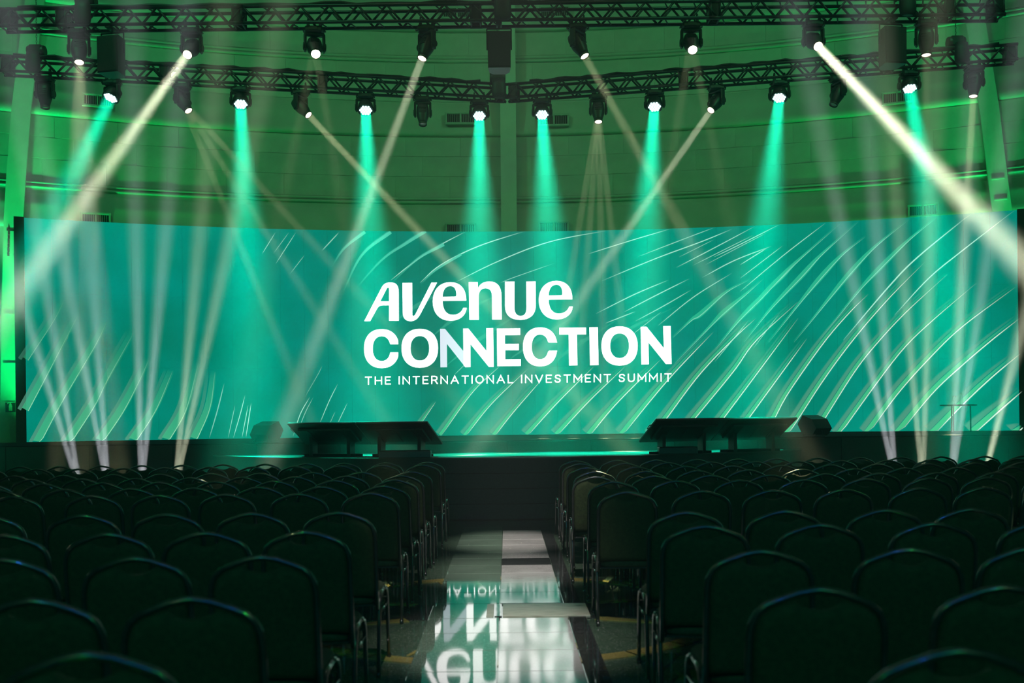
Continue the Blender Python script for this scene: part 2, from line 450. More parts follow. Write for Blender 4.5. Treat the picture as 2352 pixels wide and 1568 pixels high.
PL = ppath([(22, 1000), (24, 860), (26, 713), (31, 500), (37, 400), (48.5, 250), (71, 60), (84, -30), (104, -160), (122, -260)])
pl, ptx, pty, ppl = pillar(PL, 'leaning pale pillar carrying a fire extinguisher sign')
PR = ppath([(2318, 1000), (2316, 860), (2313, 713), (2303, 490), (2291, 400), (2273, 250), (2243, 60), (2227, -30), (2204, -160), (2184, -260)])
pr_, rtx, rty, ppr = pillar(PR, 'leaning pale pillar rising behind the side table end of the screen')
PC = ppath([(1172, 1000), (1169, 500), (1167, 250), (1165, 60), (1164, -260)])
pillar(PC, 'straight pale pillar behind the middle of the screen')
def pillar_at(path, z):
    for a, b in zip(path, path[1:]):
        if a.z <= z <= b.z: return a.lerp(b, (z-a.z)/(b.z-a.z))
    return path[-1]
# ledges (joints) and slotted ornament on the outer pillars
for root, path, tx, ty, zs, zo in ((pl, PL, ptx, pty, (2.83, 3.94), 5.85), (pr_, PR, rtx, rty, (6.25, 6.72), 5.62)):
    base = Vector((root.location.x, root.location.y, 0))
    R3 = Matrix((tx, ty, Vector((0, 0, 1)))).transposed()
    for z in zs:
        MB().box(pillar_at(path, z) - base - ty*.012, (.26, .03, .03), R3).build('joint_ledge', M['pillar'], root)
    m = MB()
    for sx in (-.065, .065):
        for k in range(6):
            zz = zo - .09 - k*.098
            c = pillar_at(path, zz) - base + tx*(sx - .02) - ty*.004
            m.box(c, (.042, .012, .072), R3)
        c = pillar_at(path, zo + .0) - base + tx*(sx - .02) - ty*.004
        m.add([c + tx*-.024, c + tx*.024, c + Vector((0, 0, .12)), c + tx*-.024 + ty*.02, c + tx*.024 + ty*.02, c + Vector((0, 0, .12)) + ty*.02], [(0, 1, 2), (0, 3, 4, 1), (1, 4, 5, 2), (2, 5, 3, 0)])
    m.box(pillar_at(path, zo - .03) - base - ty*.005 - tx*.02, (.22, .012, .04), R3)
    m.build('slot_ornament', M['dark'], root)
# fire extinguisher sign hung on the pillar
pz = pillar_at(PL, 1.86); R3 = Matrix((ptx, pty, Vector((0, 0, 1)))).transposed()
sg = empty('extinguisher_sign', pz - pty*.008 + ptx*.01)
sg.rotation_euler = R3.to_euler()
MB().box((0, 0, 0), (.205, .012, .235), bev=.003).build('plate', M['dark'], sg)
im = MB()
im.box((0, -.008, -.03), (.07, .004, .12)).box((0, -.008, .045), (.045, .004, .04)).box((0, -.008, .072), (.018, .004, .02))
im.box((-.022, -.008, .085), (.07, .004, .012)).box((-.055, -.008, .074), (.016, .004, .022)).box((.02, -.008, .095), (.04, .004, .008))
im.build('extinguisher_symbol', M['cream'], sg)
MB().box((0, -.004, .105), (.205, .01, .018)).build('top_band', M['pillar'], sg)
tag(sg, 'dark square sign with a pale fire extinguisher symbol on the pillar', 'sign')

# air vents in the wall
def vent(px, py, wd, ht, label):
    h = hit_cyl(px, py, WCX, WCY, 26.86); a = math.atan2(h.x - WCX, h.y - WCY)
    r = empty('air_vent', h, -a)
    f = MB()
    for zz in (-ht/2, ht/2): f.box((0, 0, zz), (wd+.05, .10, .045), bev=.006)
    for xx in (-wd/2, 0, wd/2): f.box((xx, 0, 0), (.035, .10, ht), bev=.006)
    f.build('vent_frame', M['vent'], r)
    MB().box((0, .04, 0), (wd, .02, ht)).build('backing', M['dark'], r)
    l = MB(); n = int(wd/.045)
    for k in range(n): l.box((-wd/2 + (k+.5)*wd/n, -.01, 0), (.010, .03, ht))
    o = l.build('louvre', M['vent'], r); o['kind'] = 'stuff'
    tag(r, label, 'vent', 'air vents in the curved wall')
vent(1058, 272, .72, .26, 'rectangular louvred vent in the middle moulding beside the straight pillar, extinguisher sign side')
vent(1272, 276, .72, .26, 'rectangular louvred vent in the middle moulding beside the straight pillar, side table side')
vent(224, 231, .62, .26, 'louvred vent in the middle moulding near the extinguisher sign pillar')
vent(2060, 224, .62, .26, 'louvred vent in the middle moulding near the side table end')
vent(1050, 30, .72, .26, 'louvred vent in the upper moulding beside the straight pillar')
vent(1274, 28, .72, .26, 'louvred vent in the upper moulding beyond the straight pillar')
vent(220, 503, .62, .26, 'louvred vent just above the screen corner near the extinguisher sign pillar')
vent(1058, 526, .72, .26, 'louvred vent low behind the screen top, beside the straight pillar')
vent(1272, 522, .72, .26, 'louvred vent low behind the screen top, beyond the straight pillar')
vent(2120, 483, .62, .26, 'louvred vent just above the screen top towards the side table end')

# ================================================================== LED wall
ZB, ZT_ = 1.108, 5.608
phiL = math.atan2(-9.64 - SCX, 19.98 - SCY); phiR = math.atan2(10.47 - SCX, 20.34 - SCY)
def screen_material():
    m = bpy.data.materials.new('led_screen_picture'); m.use_nodes = True
    t = m.node_tree; t.nodes.clear(); L = t.links
    geo = t.nodes.new('ShaderNodeNewGeometry')
    n1 = t.nodes.new('ShaderNodeTexNoise'); n1.inputs['Scale'].default_value = .33; n1.inputs['Detail'].default_value = 3
    n2 = t.nodes.new('ShaderNodeTexNoise'); n2.inputs['Scale'].default_value = 1.1; n2.inputs['Detail'].default_value = 5
    mp = t.nodes.new('ShaderNodeMapping'); mp.inputs['Location'].default_value = (3.1, 0, 7.7)
    L.new(geo.outputs['Position'], mp.inputs['Vector'])
    L.new(mp.outputs[0], n1.inputs['Vector']); L.new(geo.outputs['Position'], n2.inputs['Vector'])
    r1 = t.nodes.new('ShaderNodeValToRGB'); e = r1.color_ramp.elements
    e[0].position = .32; e[0].color = (.0, .245, .150, 1); e[1].position = .72; e[1].color = (.0, .37, .225, 1)
    k = e.new(.52); k.color = (.0, .30, .205, 1)
    r2 = t.nodes.new('ShaderNodeValToRGB'); e = r2.color_ramp.elements
    e[0].position = .3; e[0].color = (.8, .86, .84, 1); e[1].position = .75; e[1].color = (1.1, 1.06, 1.16, 1)
    L.new(n1.outputs['Fac'], r1.inputs['Fac']); L.new(n2.outputs['Fac'], r2.inputs['Fac'])
    mx = t.nodes.new('ShaderNodeMix'); mx.data_type = 'RGBA'; mx.blend_type = 'MULTIPLY'; mx.inputs[0].default_value = 1
    L.new(r1.outputs['Color'], mx.inputs[6]); L.new(r2.outputs['Color'], mx.inputs[7])
    em = t.nodes.new('ShaderNodeEmission'); em.inputs[1].default_value = .95
    L.new(mx.outputs[2], em.inputs[0])
    o = t.nodes.new('ShaderNodeOutputMaterial'); L.new(em.outputs[0], o.inputs[0])
    m.cycles.emission_sampling = 'FRONT'
    return m
M['screen'] = screen_material()
screen = empty('led_screen', (0.1, 22.0, ZB))
tag(screen, 'wide curved LED screen showing a teal streaked title card', 'screen')
scr_off = Vector((0.1, 22.0, ZB))
NC, NR = 41, 3
dphi = (phiR - phiL) / NC
pw = SCR * dphi; ph = (ZT_ - ZB) / NR
me = MB(); hx, hz = pw/2 - .0009, ph/2 - .0005
me.add([(-hx, 0, -hz), (hx, 0, -hz), (hx, 0, hz), (-hx, 0, hz), (-hx, .08, -hz), (hx, .08, -hz), (hx, .08, hz), (-hx, .08, hz)],
       [(0, 1, 2, 3), (5, 4, 7, 6), (0, 4, 5, 1), (3, 2, 6, 7), (0, 3, 7, 4), (1, 5, 6, 2)])
me = me.mesh('led_panel', M['screen']); me.materials.append(M['black'])
for i, p in enumerate(me.polygons): p.material_index = 0 if i == 0 else 1
for c in range(NC):
    a = phiL + (c+.5)*dphi
    for r in range(NR):
        o = link('led_panel', me, screen)
        o.location = Vector((SCX + SCR*math.cos(dphi/2)*math.sin(a), SCY + SCR*math.cos(dphi/2)*math.cos(a), ZB + (r+.5)*ph)) - scr_off
        o.rotation_euler = (0, 0, -a)
def arc_box(r0, r1, p0, p1, z0, z1, n=24):
    """curved slab about the screen axis"""
    rings = []
    for i in range(n+1):
        a = p0 + (p1-p0)*i/n
        rings.append([Vector((SCX + r*math.sin(a), SCY + r*math.cos(a), z)) for r, z in ((r0, z0), (r1, z0), (r1, z1), (r0, z1))])
    return MB().loft(rings, smooth=False)
def shift(m, off): m.v = [tuple(Vector(v) - off) for v in m.v]; return m
shift(arc_box(SCR+.085, SCR+.30, phiL, phiR, ZB, ZT_), scr_off).build('support_frame', M['black'], screen)
for a in (phiL, phiR):
    s_ = -1 if a == phiL else 1
    shift(arc_box(SCR-.01, SCR+.30, a + (s_*.0002), a + s_*.0068, ZB, ZT_+.015, 1), scr_off).build('side_return', M['black'], screen)

# ---- picture on the screen: streaks of light and the title
def streak_material():
    m = bpy.data.materials.new('screen_streaks'); m.use_nodes = True
    t = m.node_tree; t.nodes.clear()
    at = t.nodes.new('ShaderNodeAttribute'); at.attribute_name = 'Col'
    em = t.nodes.new('ShaderNodeEmission'); tr = t.nodes.new('ShaderNodeBsdfTransparent'); mx = t.nodes.new('ShaderNodeMixShader')
    o = t.nodes.new('ShaderNodeOutputMaterial')
    t.links.new(at.outputs['Color'], em.inputs[0]); t.links.new(at.outputs['Alpha'], mx.inputs[0])
    t.links.new(tr.outputs[0], mx.inputs[1]); t.links.new(em.outputs[0], mx.inputs[2]); t.links.new(mx.outputs[0], o.inputs[0])
    m.cycles.emission_sampling = 'NONE'
    return m
sv, sf, scol = [], [], []
def crom(pts, n=22):
    if len(pts) == 2: return [(pts[0][0]+(pts[1][0]-pts[0][0])*i/(n-1), pts[0][1]+(pts[1][1]-pts[0][1])*i/(n-1)) for i in range(n)]
    p = [(2*pts[0][0]-pts[1][0], 2*pts[0][1]-pts[1][1])] + list(pts) + [(2*pts[-1][0]-pts[-2][0], 2*pts[-1][1]-pts[-2][1])]
    o = []
    for i in range(n):
        u = i/(n-1)*(len(pts)-1); k = min(int(u), len(pts)-2); t = u-k
        q = []
        for c in (0, 1):
            a, b, d, e = p[k][c], p[k+1][c], p[k+2][c], p[k+3][c]
            q.append(.5*(2*b + (d-a)*t + (2*a-5*b+4*d-e)*t*t + (3*b-a-3*d+e)*t**3))
        o.append(tuple(q))
    return o
layer = [0]
def rib(pts, width, col, alpha, shift_=0.0, prof='taper', soft=False):
    """ribbon on the screen; width in photo pixels, soft: fades across"""
    q = crom(pts); n = len(q); layer[0] += 1
    off = .004 + .00012*layer[0]; b = len(sv)
    rows = 4 if soft else 2
    for i, (x, y) in enumerate(q):
        a = q[max(0, i-1)]; c = q[min(n-1, i+1)]
        dx, dy = c[0]-a[0], c[1]-a[1]; l = math.hypot(dx, dy) or 1
        nx, ny = -dy/l, dx/l        # to the lower right of an up-right stroke
        if nx < 0: nx, ny = -nx, -ny
        t = i/(n-1)
        if prof == 'taper': wv = width*(1-.75*t); av = alpha*(1 - t**2.5)
        elif prof == 'leaf': wv = width*max(.12, math.sin(PI*min(1, max(0, (t-.05)/.9)))**2); av = alpha*min(1, 6*t+.2, 6*(1-t)+.1)
        elif prof == 'line': wv = width*(.35 + .65*math.sin(PI*(.12+.76*t))); av = alpha*min(1, 5*(1-t)+.05, 5*t+.2)
        elif prof == 'fade': wv = width*(1-.2*t); av = alpha*(1-t)**.7
        else: wv = width; av = alpha
        for r in range(rows):
            k = (r/(rows-1) - .5)*wv + shift_*(1-.6*t if prof in ('taper', 'fade') else 1)
            v = S(x + nx*k, y + ny*k, off)
            v.z = min(max(v.z, ZB+.003), ZT_-.003)
            sv.append(tuple(v - scr_off))
            scol.append((*col, av if (not soft or 0 < r < rows-1) else (av*.05 if r == 0 else av)))
    for i in range(n-1):
        for r in range(rows-1):
            sf.append((b+i*rows+r, b+(i+1)*rows+r, b+(i+1)*rows+r+1, b+i*rows+r+1))
WHITE = (.72, 1.0, .80); PALE = (.28, .86, .62); LGREEN = (.07, .62, .27); GREY = (.105, .36, .24); MINT = (.03, .53, .30)
def big(pts, wgrey=12, wgreen=8, wline=2.2, a=.8, white=WHITE):
    rib(pts, wgrey, GREY, .75*a, -(wgrey*.5+wgreen*.75), 'taper', True)
    rib(pts, wgreen, LGREEN, .95*a, -wgreen*.15, 'taper')
    rib(pts, wline, white, a, wgreen*.45, 'line')
for pts, k in (([(966, 971), (1000, 920)], .5), ([(1011, 999), (1084, 898), (1150, 835)], .7), ([(1067, 1000), (1127, 925), (1210, 845)], .75),
               ([(1134, 999), (1177, 944), (1250, 860)], .8), ([(1209, 998), (1277, 923), (1362, 838)], .9), ([(1277, 998), (1349, 920), (1434, 838)], .9),
               ([(1351, 998), (1414, 923), (1515, 822)], 1), ([(1427, 997), (1492, 916), (1548, 851), (1635, 760)], 1), ([(1494, 1000), (1525, 962), (1603, 858), (1681, 776), (1733, 728)], 1),
               ([(1560, 1000), (1590, 962), (1681, 851), (1733, 780), (1830, 690)], 1), ([(1628, 1000), (1655, 963), (1726, 868), (1830, 728)], 1),
               ([(1688, 1000), (1713, 963), (1782, 868), (1850, 775)], 1), ([(1745, 1000), (1773, 963), (1808, 899), (1889, 784), (1950, 713), (1991, 673)], 1),
               ([(1802, 1000), (1828, 963), (1889, 869), (1957, 777), (2038, 683), (2122, 598)], 1), ([(1865, 1000), (1893, 956), (1957, 855), (2004, 794), (2075, 717), (2173, 627)], 1),
               ([(1925, 996), (1930, 989), (2004, 886), (2072, 798), (2139, 733), (2241, 646)], 1), ([(1990, 995), (2058, 902), (2133, 818), (2207, 747), (2329, 656)], 1.1),
               ([(2060, 995), (2139, 899), (2207, 835), (2275, 777), (2339, 727)], 1.2), ([(2141, 995), (2207, 926), (2275, 862), (2340, 808)], 1.3),
               ([(2231, 994), (2291, 940), (2344, 894)], 1.4), ([(2329, 994), (2346, 977)], 1.4)):
    big(pts, 13*k, 9*k, 2.3*k, min(1, .55+.4*k))
for pts in ([(1700, 730), (1744, 683), (1791, 639), (1835, 595), (1930, 510)], [(1707, 784), (1768, 710), (1842, 632), (1889, 581), (1970, 507)],
            [(1764, 784), (1835, 696), (1889, 632), (1937, 581), (1987, 541)], [(1822, 784), (1889, 703), (1950, 629), (2011, 564), (2089, 500)],
            [(1882, 777), (1970, 669), (2024, 612), (2089, 548), (2153, 495)], [(1544, 773), (1587, 734), (1609, 721), (1668, 669), (1720, 640)],
            [(1548, 832), (1629, 750), (1661, 718), (1707, 679), (1750, 640)], [(1642, 799), (1700, 731), (1759, 672), (1827, 598)]):
    rib(pts, 12, MINT, .85, 0, 'leaf'); rib(pts, 1.7, PALE, .85, 2.5, 'line')
for pts, wd, al in (([(1937, 781), (2038, 662), (2106, 592), (2234, 487)], 3.2, .95), ([(2055, 723), (2133, 639), (2207, 578), (2331, 482)], 2.6, 1),
            ([(1700, 669), (1801, 585), (1896, 512)], 2, .8), ([(1700, 639), (1798, 564)], 1.8, .7), ([(1700, 608), (1764, 568)], 2, .9), ([(1640, 590), (1700, 561), (1791, 515)], 2, .8),
            ([(965, 649), (1011, 609), (1097, 566), (1207, 530)], 2.4, 1), ([(1044, 649), (1144, 600), (1263, 555), (1401, 528)], 2.2, .9), ([(1150, 649), (1180, 637), (1274, 604)], 1.6, .6),
            ([(1351, 583), (1440, 555), (1541, 525)], 2, .9), ([(1466, 589), (1570, 549), (1639, 523)], 1.8, .7), ([(1382, 645), (1505, 594), (1613, 554), (1681, 526)], 2.2, .9),
            ([(1554, 614), (1635, 572), (1733, 520)], 2, .8), ([(1369, 720), (1457, 676), (1535, 643)], 2.2, .9), ([(1434, 716), (1505, 679), (1583, 640)], 2.2, .9), ([(1391, 742), (1460, 715)], 2, .8),
            ([(1460, 737), (1525, 702), (1587, 666)], 2, .8), ([(1512, 747), (1593, 682), (1681, 627)], 2, .8), ([(1613, 637), (1687, 598), (1772, 565)], 2.2, .85), ([(1590, 610), (1660, 575), (1730, 540)], 1.5, .7),
            ([(1620, 608), (1700, 566), (1760, 535)], 1.5, .6), ([(1560, 590), (1640, 550)], 1.3, .6), ([(898, 643), (945, 606), (1005, 566), (1071, 531)], 2.4, .9),
            ([(633, 606), (680, 533)], 1.6, .7), ([(602, 583), (633, 533)], 1.6, .7), ([(628, 582), (664, 533)], 1.4, .5), ([(666, 629), (700, 585)], 1.5, .5), ([(739, 576), (779, 533)], 2.4, .6),
            ([(481, 1005), (500, 940), (515, 880)], 2.5, .5), ([(536, 1005), (552, 950), (563, 907)], 1.8, .95), ([(556, 1004), (570, 930)], 1.6, .9), ([(565, 1003), (577, 925)], 2, .95), ([(524, 1005), (540, 930)], 1.6, .6),
            ([(673, 1002), (690, 950), (712, 911)], 1.8, .9), ([(680, 1002), (700, 950), (720, 911)], 1.4, .6), ([(734, 973), (756, 921), (776, 881)], 1.8, .8), ([(775, 973), (798, 925)], 1.6, .7), ([(757, 973), (770, 945)], 1.2, .5),
            ([(700, 912), (730, 860), (740, 840)], 1.4, .4), ([(1044, 860), (1075, 830)], 1.4, .5), ([(1450, 770), (1520, 715)], 1.5, .6), ([(1642, 830), (1720, 735)], 1.6, .7), ([(1730, 800), (1790, 720)], 1.4, .6)):
    rib(pts, wd, (.45, .95, .76), al, 0, 'line')
for pts, wd in (([(812, 669), (879, 596), (932, 560), (978, 531)], 9), ([(786, 676), (832, 586), (898, 533)], 9), ([(762, 613), (792, 570), (839, 533)], 8), ([(900, 650), (960, 595), (1020, 562)], 8), ([(965, 655), (1000, 622), (1060, 585)], 6)):
    rib(pts[::-1], wd*1.2, (.09, .64, .44), .95, -2, 'taper', True)
for pts, wd, al in (([(59, 824), (119, 735), (146, 687)], 14, .35), ([(58, 940), (112, 842), (177, 721)], 17, .8), ([(84, 1016), (140, 914), (215, 790), (243, 735)], 18, .85),
                    ([(155, 1014), (212, 928), (243, 869), (308, 756)], 18, .85), ([(228, 1012), (277, 942), (315, 873), (339, 824)], 19, .9), ([(304, 1011), (353, 938), (394, 849)], 19, .95),
                    ([(380, 1009), (422, 938), (453, 831)], 19, .9), ([(445, 1007), (477, 935), (491, 852)], 17, .85)):
    rib([(x-14, y) for x, y in pts], 9, GREY, al*.8, 0, 'fade')
    rib(pts, wd, (.06, .52, .26), al, 0, 'fade'); rib(pts, 1.6, (.45, .9, .6), al, wd*.45, 'fade')
for pts in ([(880, 760), (960, 700), (1060, 650)], [(960, 800), (1060, 720), (1180, 660)], [(1000, 860), (1100, 780), (1240, 690)], [(1120, 860), (1250, 770), (1330, 720)], [(1215, 870), (1330, 790), (1440, 720)], [(1330, 850), (1420, 770), (1560, 700)]):
    rib(pts, 9, (.05, .46, .30), .5, 0, 'leaf')
me = bpy.data.meshes.new('light_streaks'); me.from_pydata(sv, [], sf)
ca = me.color_attributes.new('Col', 'FLOAT_COLOR', 'POINT')
for i, c in enumerate(scol): ca.data[i].color = c
me.materials.append(streak_material()); link('light_streaks', me, screen)['kind'] = 'stuff'

# ---- lettering, outlines in photo pixels
def bez(p0, p1, p2, p3, n=8):
    o = []
    for i in range(1, n+1):
        t = i/n; s_ = 1-t
        o.append((s_**3*p0[0]+3*s_*s_*t*p1[0]+3*s_*t*t*p2[0]+t**3*p3[0], s_**3*p0[1]+3*s_*s_*t*p1[1]+3*s_*t*t*p2[1]+t**3*p3[1]))
    return o
def path(*ops):
    pts = []
    for op in ops:
        if len(op) == 2: pts.append(op)
        else: pts += bez(pts[-1], (op[0], op[1]), (op[2], op[3]), (op[4], op[5]))
    return pts
def ell(cx, cyy, rx, ry, a0=0, a1=2*PI, n=36, ex=2.25):
    o = []
    full = abs(a1-a0) > 6.28
    for i in range(n if full else n+1):
        a = a0 + (a1-a0)*i/n; c, s_ = math.cos(a), math.sin(a)
        o.append((cx + rx*math.copysign(abs(c)**(2/ex), c), cyy + ry*math.copysign(abs(s_)**(2/ex), s_)))
    return o
def glyph(name, loops, mp, material, off):
    loops = [[mp(p) for p in l] for l in loops]
    tri = tessellate_polygon([[Vector((x, y, 0)) for x, y in l] for l in loops])
    flat = [p for l in loops for p in l]
    m = MB(); m.add([S(x, y, off) - scr_off for x, y in flat], [tuple(t) for t in tri])
    return m.build(name, material, screen)
c5 = lambda p: (820 + p[0]/6.357, 630 + p[1]/6.357)
c1 = lambda p: (800 + p[0]/2.94, 600 + p[1]/2.94)
c6 = lambda p: (1180 + p[0]/5.808, 630 + p[1]/5.808)
TO = .034
glyph('letter_a', [path((105, 682), (365, 178), (400, 125, 440, 117, 490, 117), (565, 117, 610, 150, 610, 262), (611, 677), (468, 677), (468, 452), (385, 452), (335, 452, 315, 465, 290, 506), (193, 682)),
                   path((340, 392), (436, 206), (446, 188, 468, 190, 468, 214), (468, 392))], c5, M['text'], TO)
glyph('letter_v', [path((664, 124), (806, 122), (808, 590), (808, 612, 838, 608, 850, 586), (1085, 120), (1170, 119), (925, 580), (890, 650, 840, 683, 785, 683), (710, 683, 668, 640, 668, 555))], c5, M['text'], TO)
EO = path((1597, 383), (1597, 220, 1520, 113, 1362, 113), (1200, 113, 1105, 230, 1105, 395), (1105, 560, 1200, 677, 1365, 677), (1490, 677, 1590, 610, 1602, 487), (1550, 487), (1530, 555, 1465, 590, 1400, 590), (1300, 590, 1252, 510, 1250, 388))
EI = path((1250, 326), (1252, 225, 1295, 170, 1362, 170), (1425, 170, 1450, 220, 1450, 300), (1450, 318, 1440, 323, 1425, 323))
glyph('letter_e', [EO, EI], c5, M['text'], TO)
glyph('letter_n', [path((1632, 112), (1762, 111), (1766, 205), (1790, 140, 1850, 102, 1935, 102), (2050, 102, 2108, 180, 2110, 310), (2113, 658), (1973, 659), (1970, 320), (1970, 240, 1940, 203, 1872, 203), (1810, 203, 1775, 250, 1777, 330), (1780, 663), (1640, 663))], c5, M['text'], TO)
glyph('letter_u', [path((1058, 136), (1122, 136), (1122, 310), (1122, 350, 1138, 368, 1163, 368), (1190, 368, 1203, 350, 1203, 315), (1202, 136), (1265, 135), (1266, 300), (1266, 360, 1225, 395, 1163, 395), (1095, 395, 1058, 365, 1058, 300))], c1, M['text'], TO)
sh = lambda p: (c5(p)[0] + 243.6, c5(p)[1] - 3.0)
glyph('letter_e', [EO, EI], sh, M['text'], TO)
def letter_c(cx, cyy, rx, ry, irx, iry, tx_, tyu, tyl, itx, mp):
    au = -math.acos(min(1, .0)) 
    o = [p for p in ell(cx, cyy, rx, ry, -.235, -2*PI+.235, 40)]
    i = [p for p in ell(cx, cyy, irx, iry, .36, 2*PI-.36, 40)][::1]
    # outer runs from the upper terminal over the left to the lower terminal, inner runs back
    loop = [(tx_, tyu)] + o[1:-1] + [(tx_, tyl), (itx, tyl)] + [p for p in i if p[0] < itx - 4] + [(itx, tyu)]
    glyph('letter_c', [loop], mp, M['text'], TO)
letter_c(360, 1083, 258, 285, 130, 180, 603, 1020, 1137, 486, c5)
glyph('letter_o', [ell(917, 1078, 267, 284), ell(918, 1078, 136, 179)], c5, M['text'], TO)
glyph('letter_n', [[(1213, 795), (1285, 793), (1552, 1118), (1556, 1322), (1313, 1015), (1316, 1355), (1218, 1357)]], c5, M['text_blue'], TO)
glyph('letter_n', [[(1550, 790), (1625, 788), (1890, 1118), (1887, 785), (1988, 783), (1996, 1350), (1925, 1350), (1655, 1015), (1658, 1352), (1581, 1354), (1556, 1322)]], c5, M['text'], TO)
glyph('letter_e', [[(1003, 453), (1161, 452), (1161, 497), (1058, 499), (1058, 557), (1152, 556), (1152, 600), (1060, 600), (1060, 661), (1165, 660), (1165, 706), (1006, 708)]], c1, M['text'], TO)
letter_c(352, 966, 229, 260, 112, 164, 579, 910, 1016, 473, c6)
glyph('letter_t', [[(608, 710), (965, 708), (965, 800), (843, 800), (850, 1213), (738, 1215), (732, 802), (608, 802)]], c6, M['text'], TO)
glyph('letter_i', [[(1008, 705), (1122, 703), (1132, 1208), (1018, 1212)]], c6, M['text'], TO)
glyph('letter_o', [ell(1412, 954, 242, 262), ell(1412, 951, 125, 164)], c6, M['text'], TO)
glyph('letter_n', [[(1693, 698), (1772, 696), (2003, 985), (1993, 690), (2093, 688), (2106, 1195), (2030, 1196), (1797, 905), (1803, 1198), (1703, 1200)]], c6, M['text'], TO)
# small line: simple stroke capitals (cell 0..w, 0..1), drawn as flat bars
STROKES = {
    'T': (.82, [[(0, 1), (.82, 1)], [(.41, 1), (.41, 0)]]), 'H': (.86, [[(0, 0), (0, 1)], [(.86, 0), (.86, 1)], [(0, .5), (.86, .5)]]),
    'E': (.66, [[(.66, 1), (0, 1), (0, 0), (.66, 0)], [(0, .52), (.58, .52)]]), 'I': (.0, [[(0, 0), (0, 1)]]),
    'N': (.86, [[(0, 0), (0, 1), (.86, 0), (.86, 1)]]), 'R': (.74, [[(0, 0), (0, 1), (.45, 1), (.66, .92), (.72, .74), (.66, .55), (.45, .47), (0, .47)], [(.42, .47), (.76, 0)]]),
    'A': (.98, [[(0, 0), (.49, 1), (.98, 0)], [(.18, .34), (.80, .34)]]), 'L': (.62, [[(0, 1), (0, 0), (.62, 0)]]),
    'O': (1.0, [[(.5+.5*math.cos(2*PI*k/20), .5+.5*math.sin(2*PI*k/20)) for k in range(21)]]), 'V': (.94, [[(0, 1), (.47, 0), (.94, 1)]]),
    'S': (.72, [[(.70, .80), (.60, .95), (.36, 1.0), (.12, .94), (.04, .76), (.12, .60), (.36, .52), (.60, .44), (.70, .26), (.60, .07), (.36, 0), (.10, .06), (.01, .23)]]),
    'M': (1.04, [[(0, 0), (0, 1), (.52, .30), (1.04, 1), (1.04, 0)]]), 'U': (.82, [[(0, 1), (0, .34), (.08, .12), (.25, .01), (.41, -.01), (.57, .01), (.74, .12), (.82, .34), (.82, 1)]]),
}
def bars(name, mp, stroke, th):
    m = MB()
    for pl_ in stroke:
        n = len(pl_); L_, R_ = [], []
        for i, p in enumerate(pl_):
            a = Vector(pl_[max(0, i-1)]); b = Vector(pl_[min(n-1, i+1)]); p = Vector(p)
            d1 = (p-a).normalized() if i > 0 else (b-p).normalized(); d2 = (b-p).normalized() if i < n-1 else d1
            t = (d1+d2).normalized(); nn = Vector((-t.y, t.x)); k = th/2/max(.45, abs(nn.dot(Vector((-d1.y, d1.x)))))
            e0 = -t*th/2 if i == 0 else (t*th/2 if i == n-1 else Vector((0, 0)))
            L_.append(p+nn*k+e0); R_.append(p-nn*k+e0)
        vs = []; fs = []
        for a, b in zip(L_, R_): vs += [S(*mp(a), TO) - scr_off, S(*mp(b), TO) - scr_off]
        for i in range(n-1): fs.append((2*i, 2*i+1, 2*i+3, 2*i+2))
        m.add(vs, fs)
    return m.build(name, M['text'], screen)
words = 'THE INTERNATIONAL INVESTMENT SUMMIT'
gap, sp = .54, .70
tot = sum((STROKES[c][0] + gap) if c != ' ' else sp for c in words) - gap
X0, X1 = 839.5, 1541.0; kx = (X1-X0)/tot; xx = 0
for c in words:
    if c == ' ': xx += sp; continue
    wd_, st = STROKES[c]
    def mp(p, x0=xx): 
        px = X0 + (x0 + p[0])*kx
        base = 883.0 - 7.6*(px-837)/706.0
        return px, base - p[1]*16.4 - .8
    bars('letter_' + c.lower(), mp, st, .155)
    xx += wd_ + gap

# ================================================================== stage
stage = tag(empty('stage', (0, 17, 0)), 'black two level stage with a rounded front below the screen', 'stage')
so = Vector((0, 17, 0))
YF = 17.0
m = MB(); NS = 28
rim_pts = []
top = [(-11.4, YF), (11.4, YF)]
bk = [(SCX + (SCR+.5)*math.sin(a), SCY + (SCR+.5)*math.cos(a)) for a in [phiR + .03 + (phiL - phiR - .06)*i/NS for i in range(NS+1)]]
poly = top + [(11.4, bk[0][1])] + bk + [(-11.4, bk[-1][1])]
n = len(poly)
m.add([(x, y-17, .02) for x, y in poly] + [(x, y-17, ZB-.012) for x, y in poly], [tuple(range(n))[::-1], tuple(range(n, 2*n))] + [(i, (i+1) % n, n+(i+1) % n, n+i) for i in range(n)])
m.build('upper_platform', M['deck'], stage)
# black skirt of the upper level, in hung panels
for k in range(16):
    x0 = -11.4 + k*1.425
    MB().box((x0+.7125, -.012, .54), (1.415, .02, 1.08), bev=.004).build('skirt_panel', M['carpet'], stage)
DC, DR, DZ = (0.0, 20.6), 6.2, .90
A0 = math.asin(5.0/DR)
def deck_pt(a, r, z): return Vector((DC[0] + r*math.sin(a), DC[1] - r*math.cos(a), z)) - so
rings = []
arc = [-A0 + 2*A0*i/40 for i in range(41)]
vs = [deck_pt(a, DR-.02, DZ) for a in arc] + [deck_pt(a, DR-.02, DZ-.05) for a in arc]
n = 41
MB().add(vs + [Vector((0, 0, DZ)), Vector((0, 0, DZ-.05))],
         [tuple(range(n)), tuple(range(n, 2*n))[::-1]] + [(i, n+i, n+i+1, i+1) for i in range(n-1)] + [(0, n-1, 2*n-1, n)]).build('round_deck', M['deck'], stage)
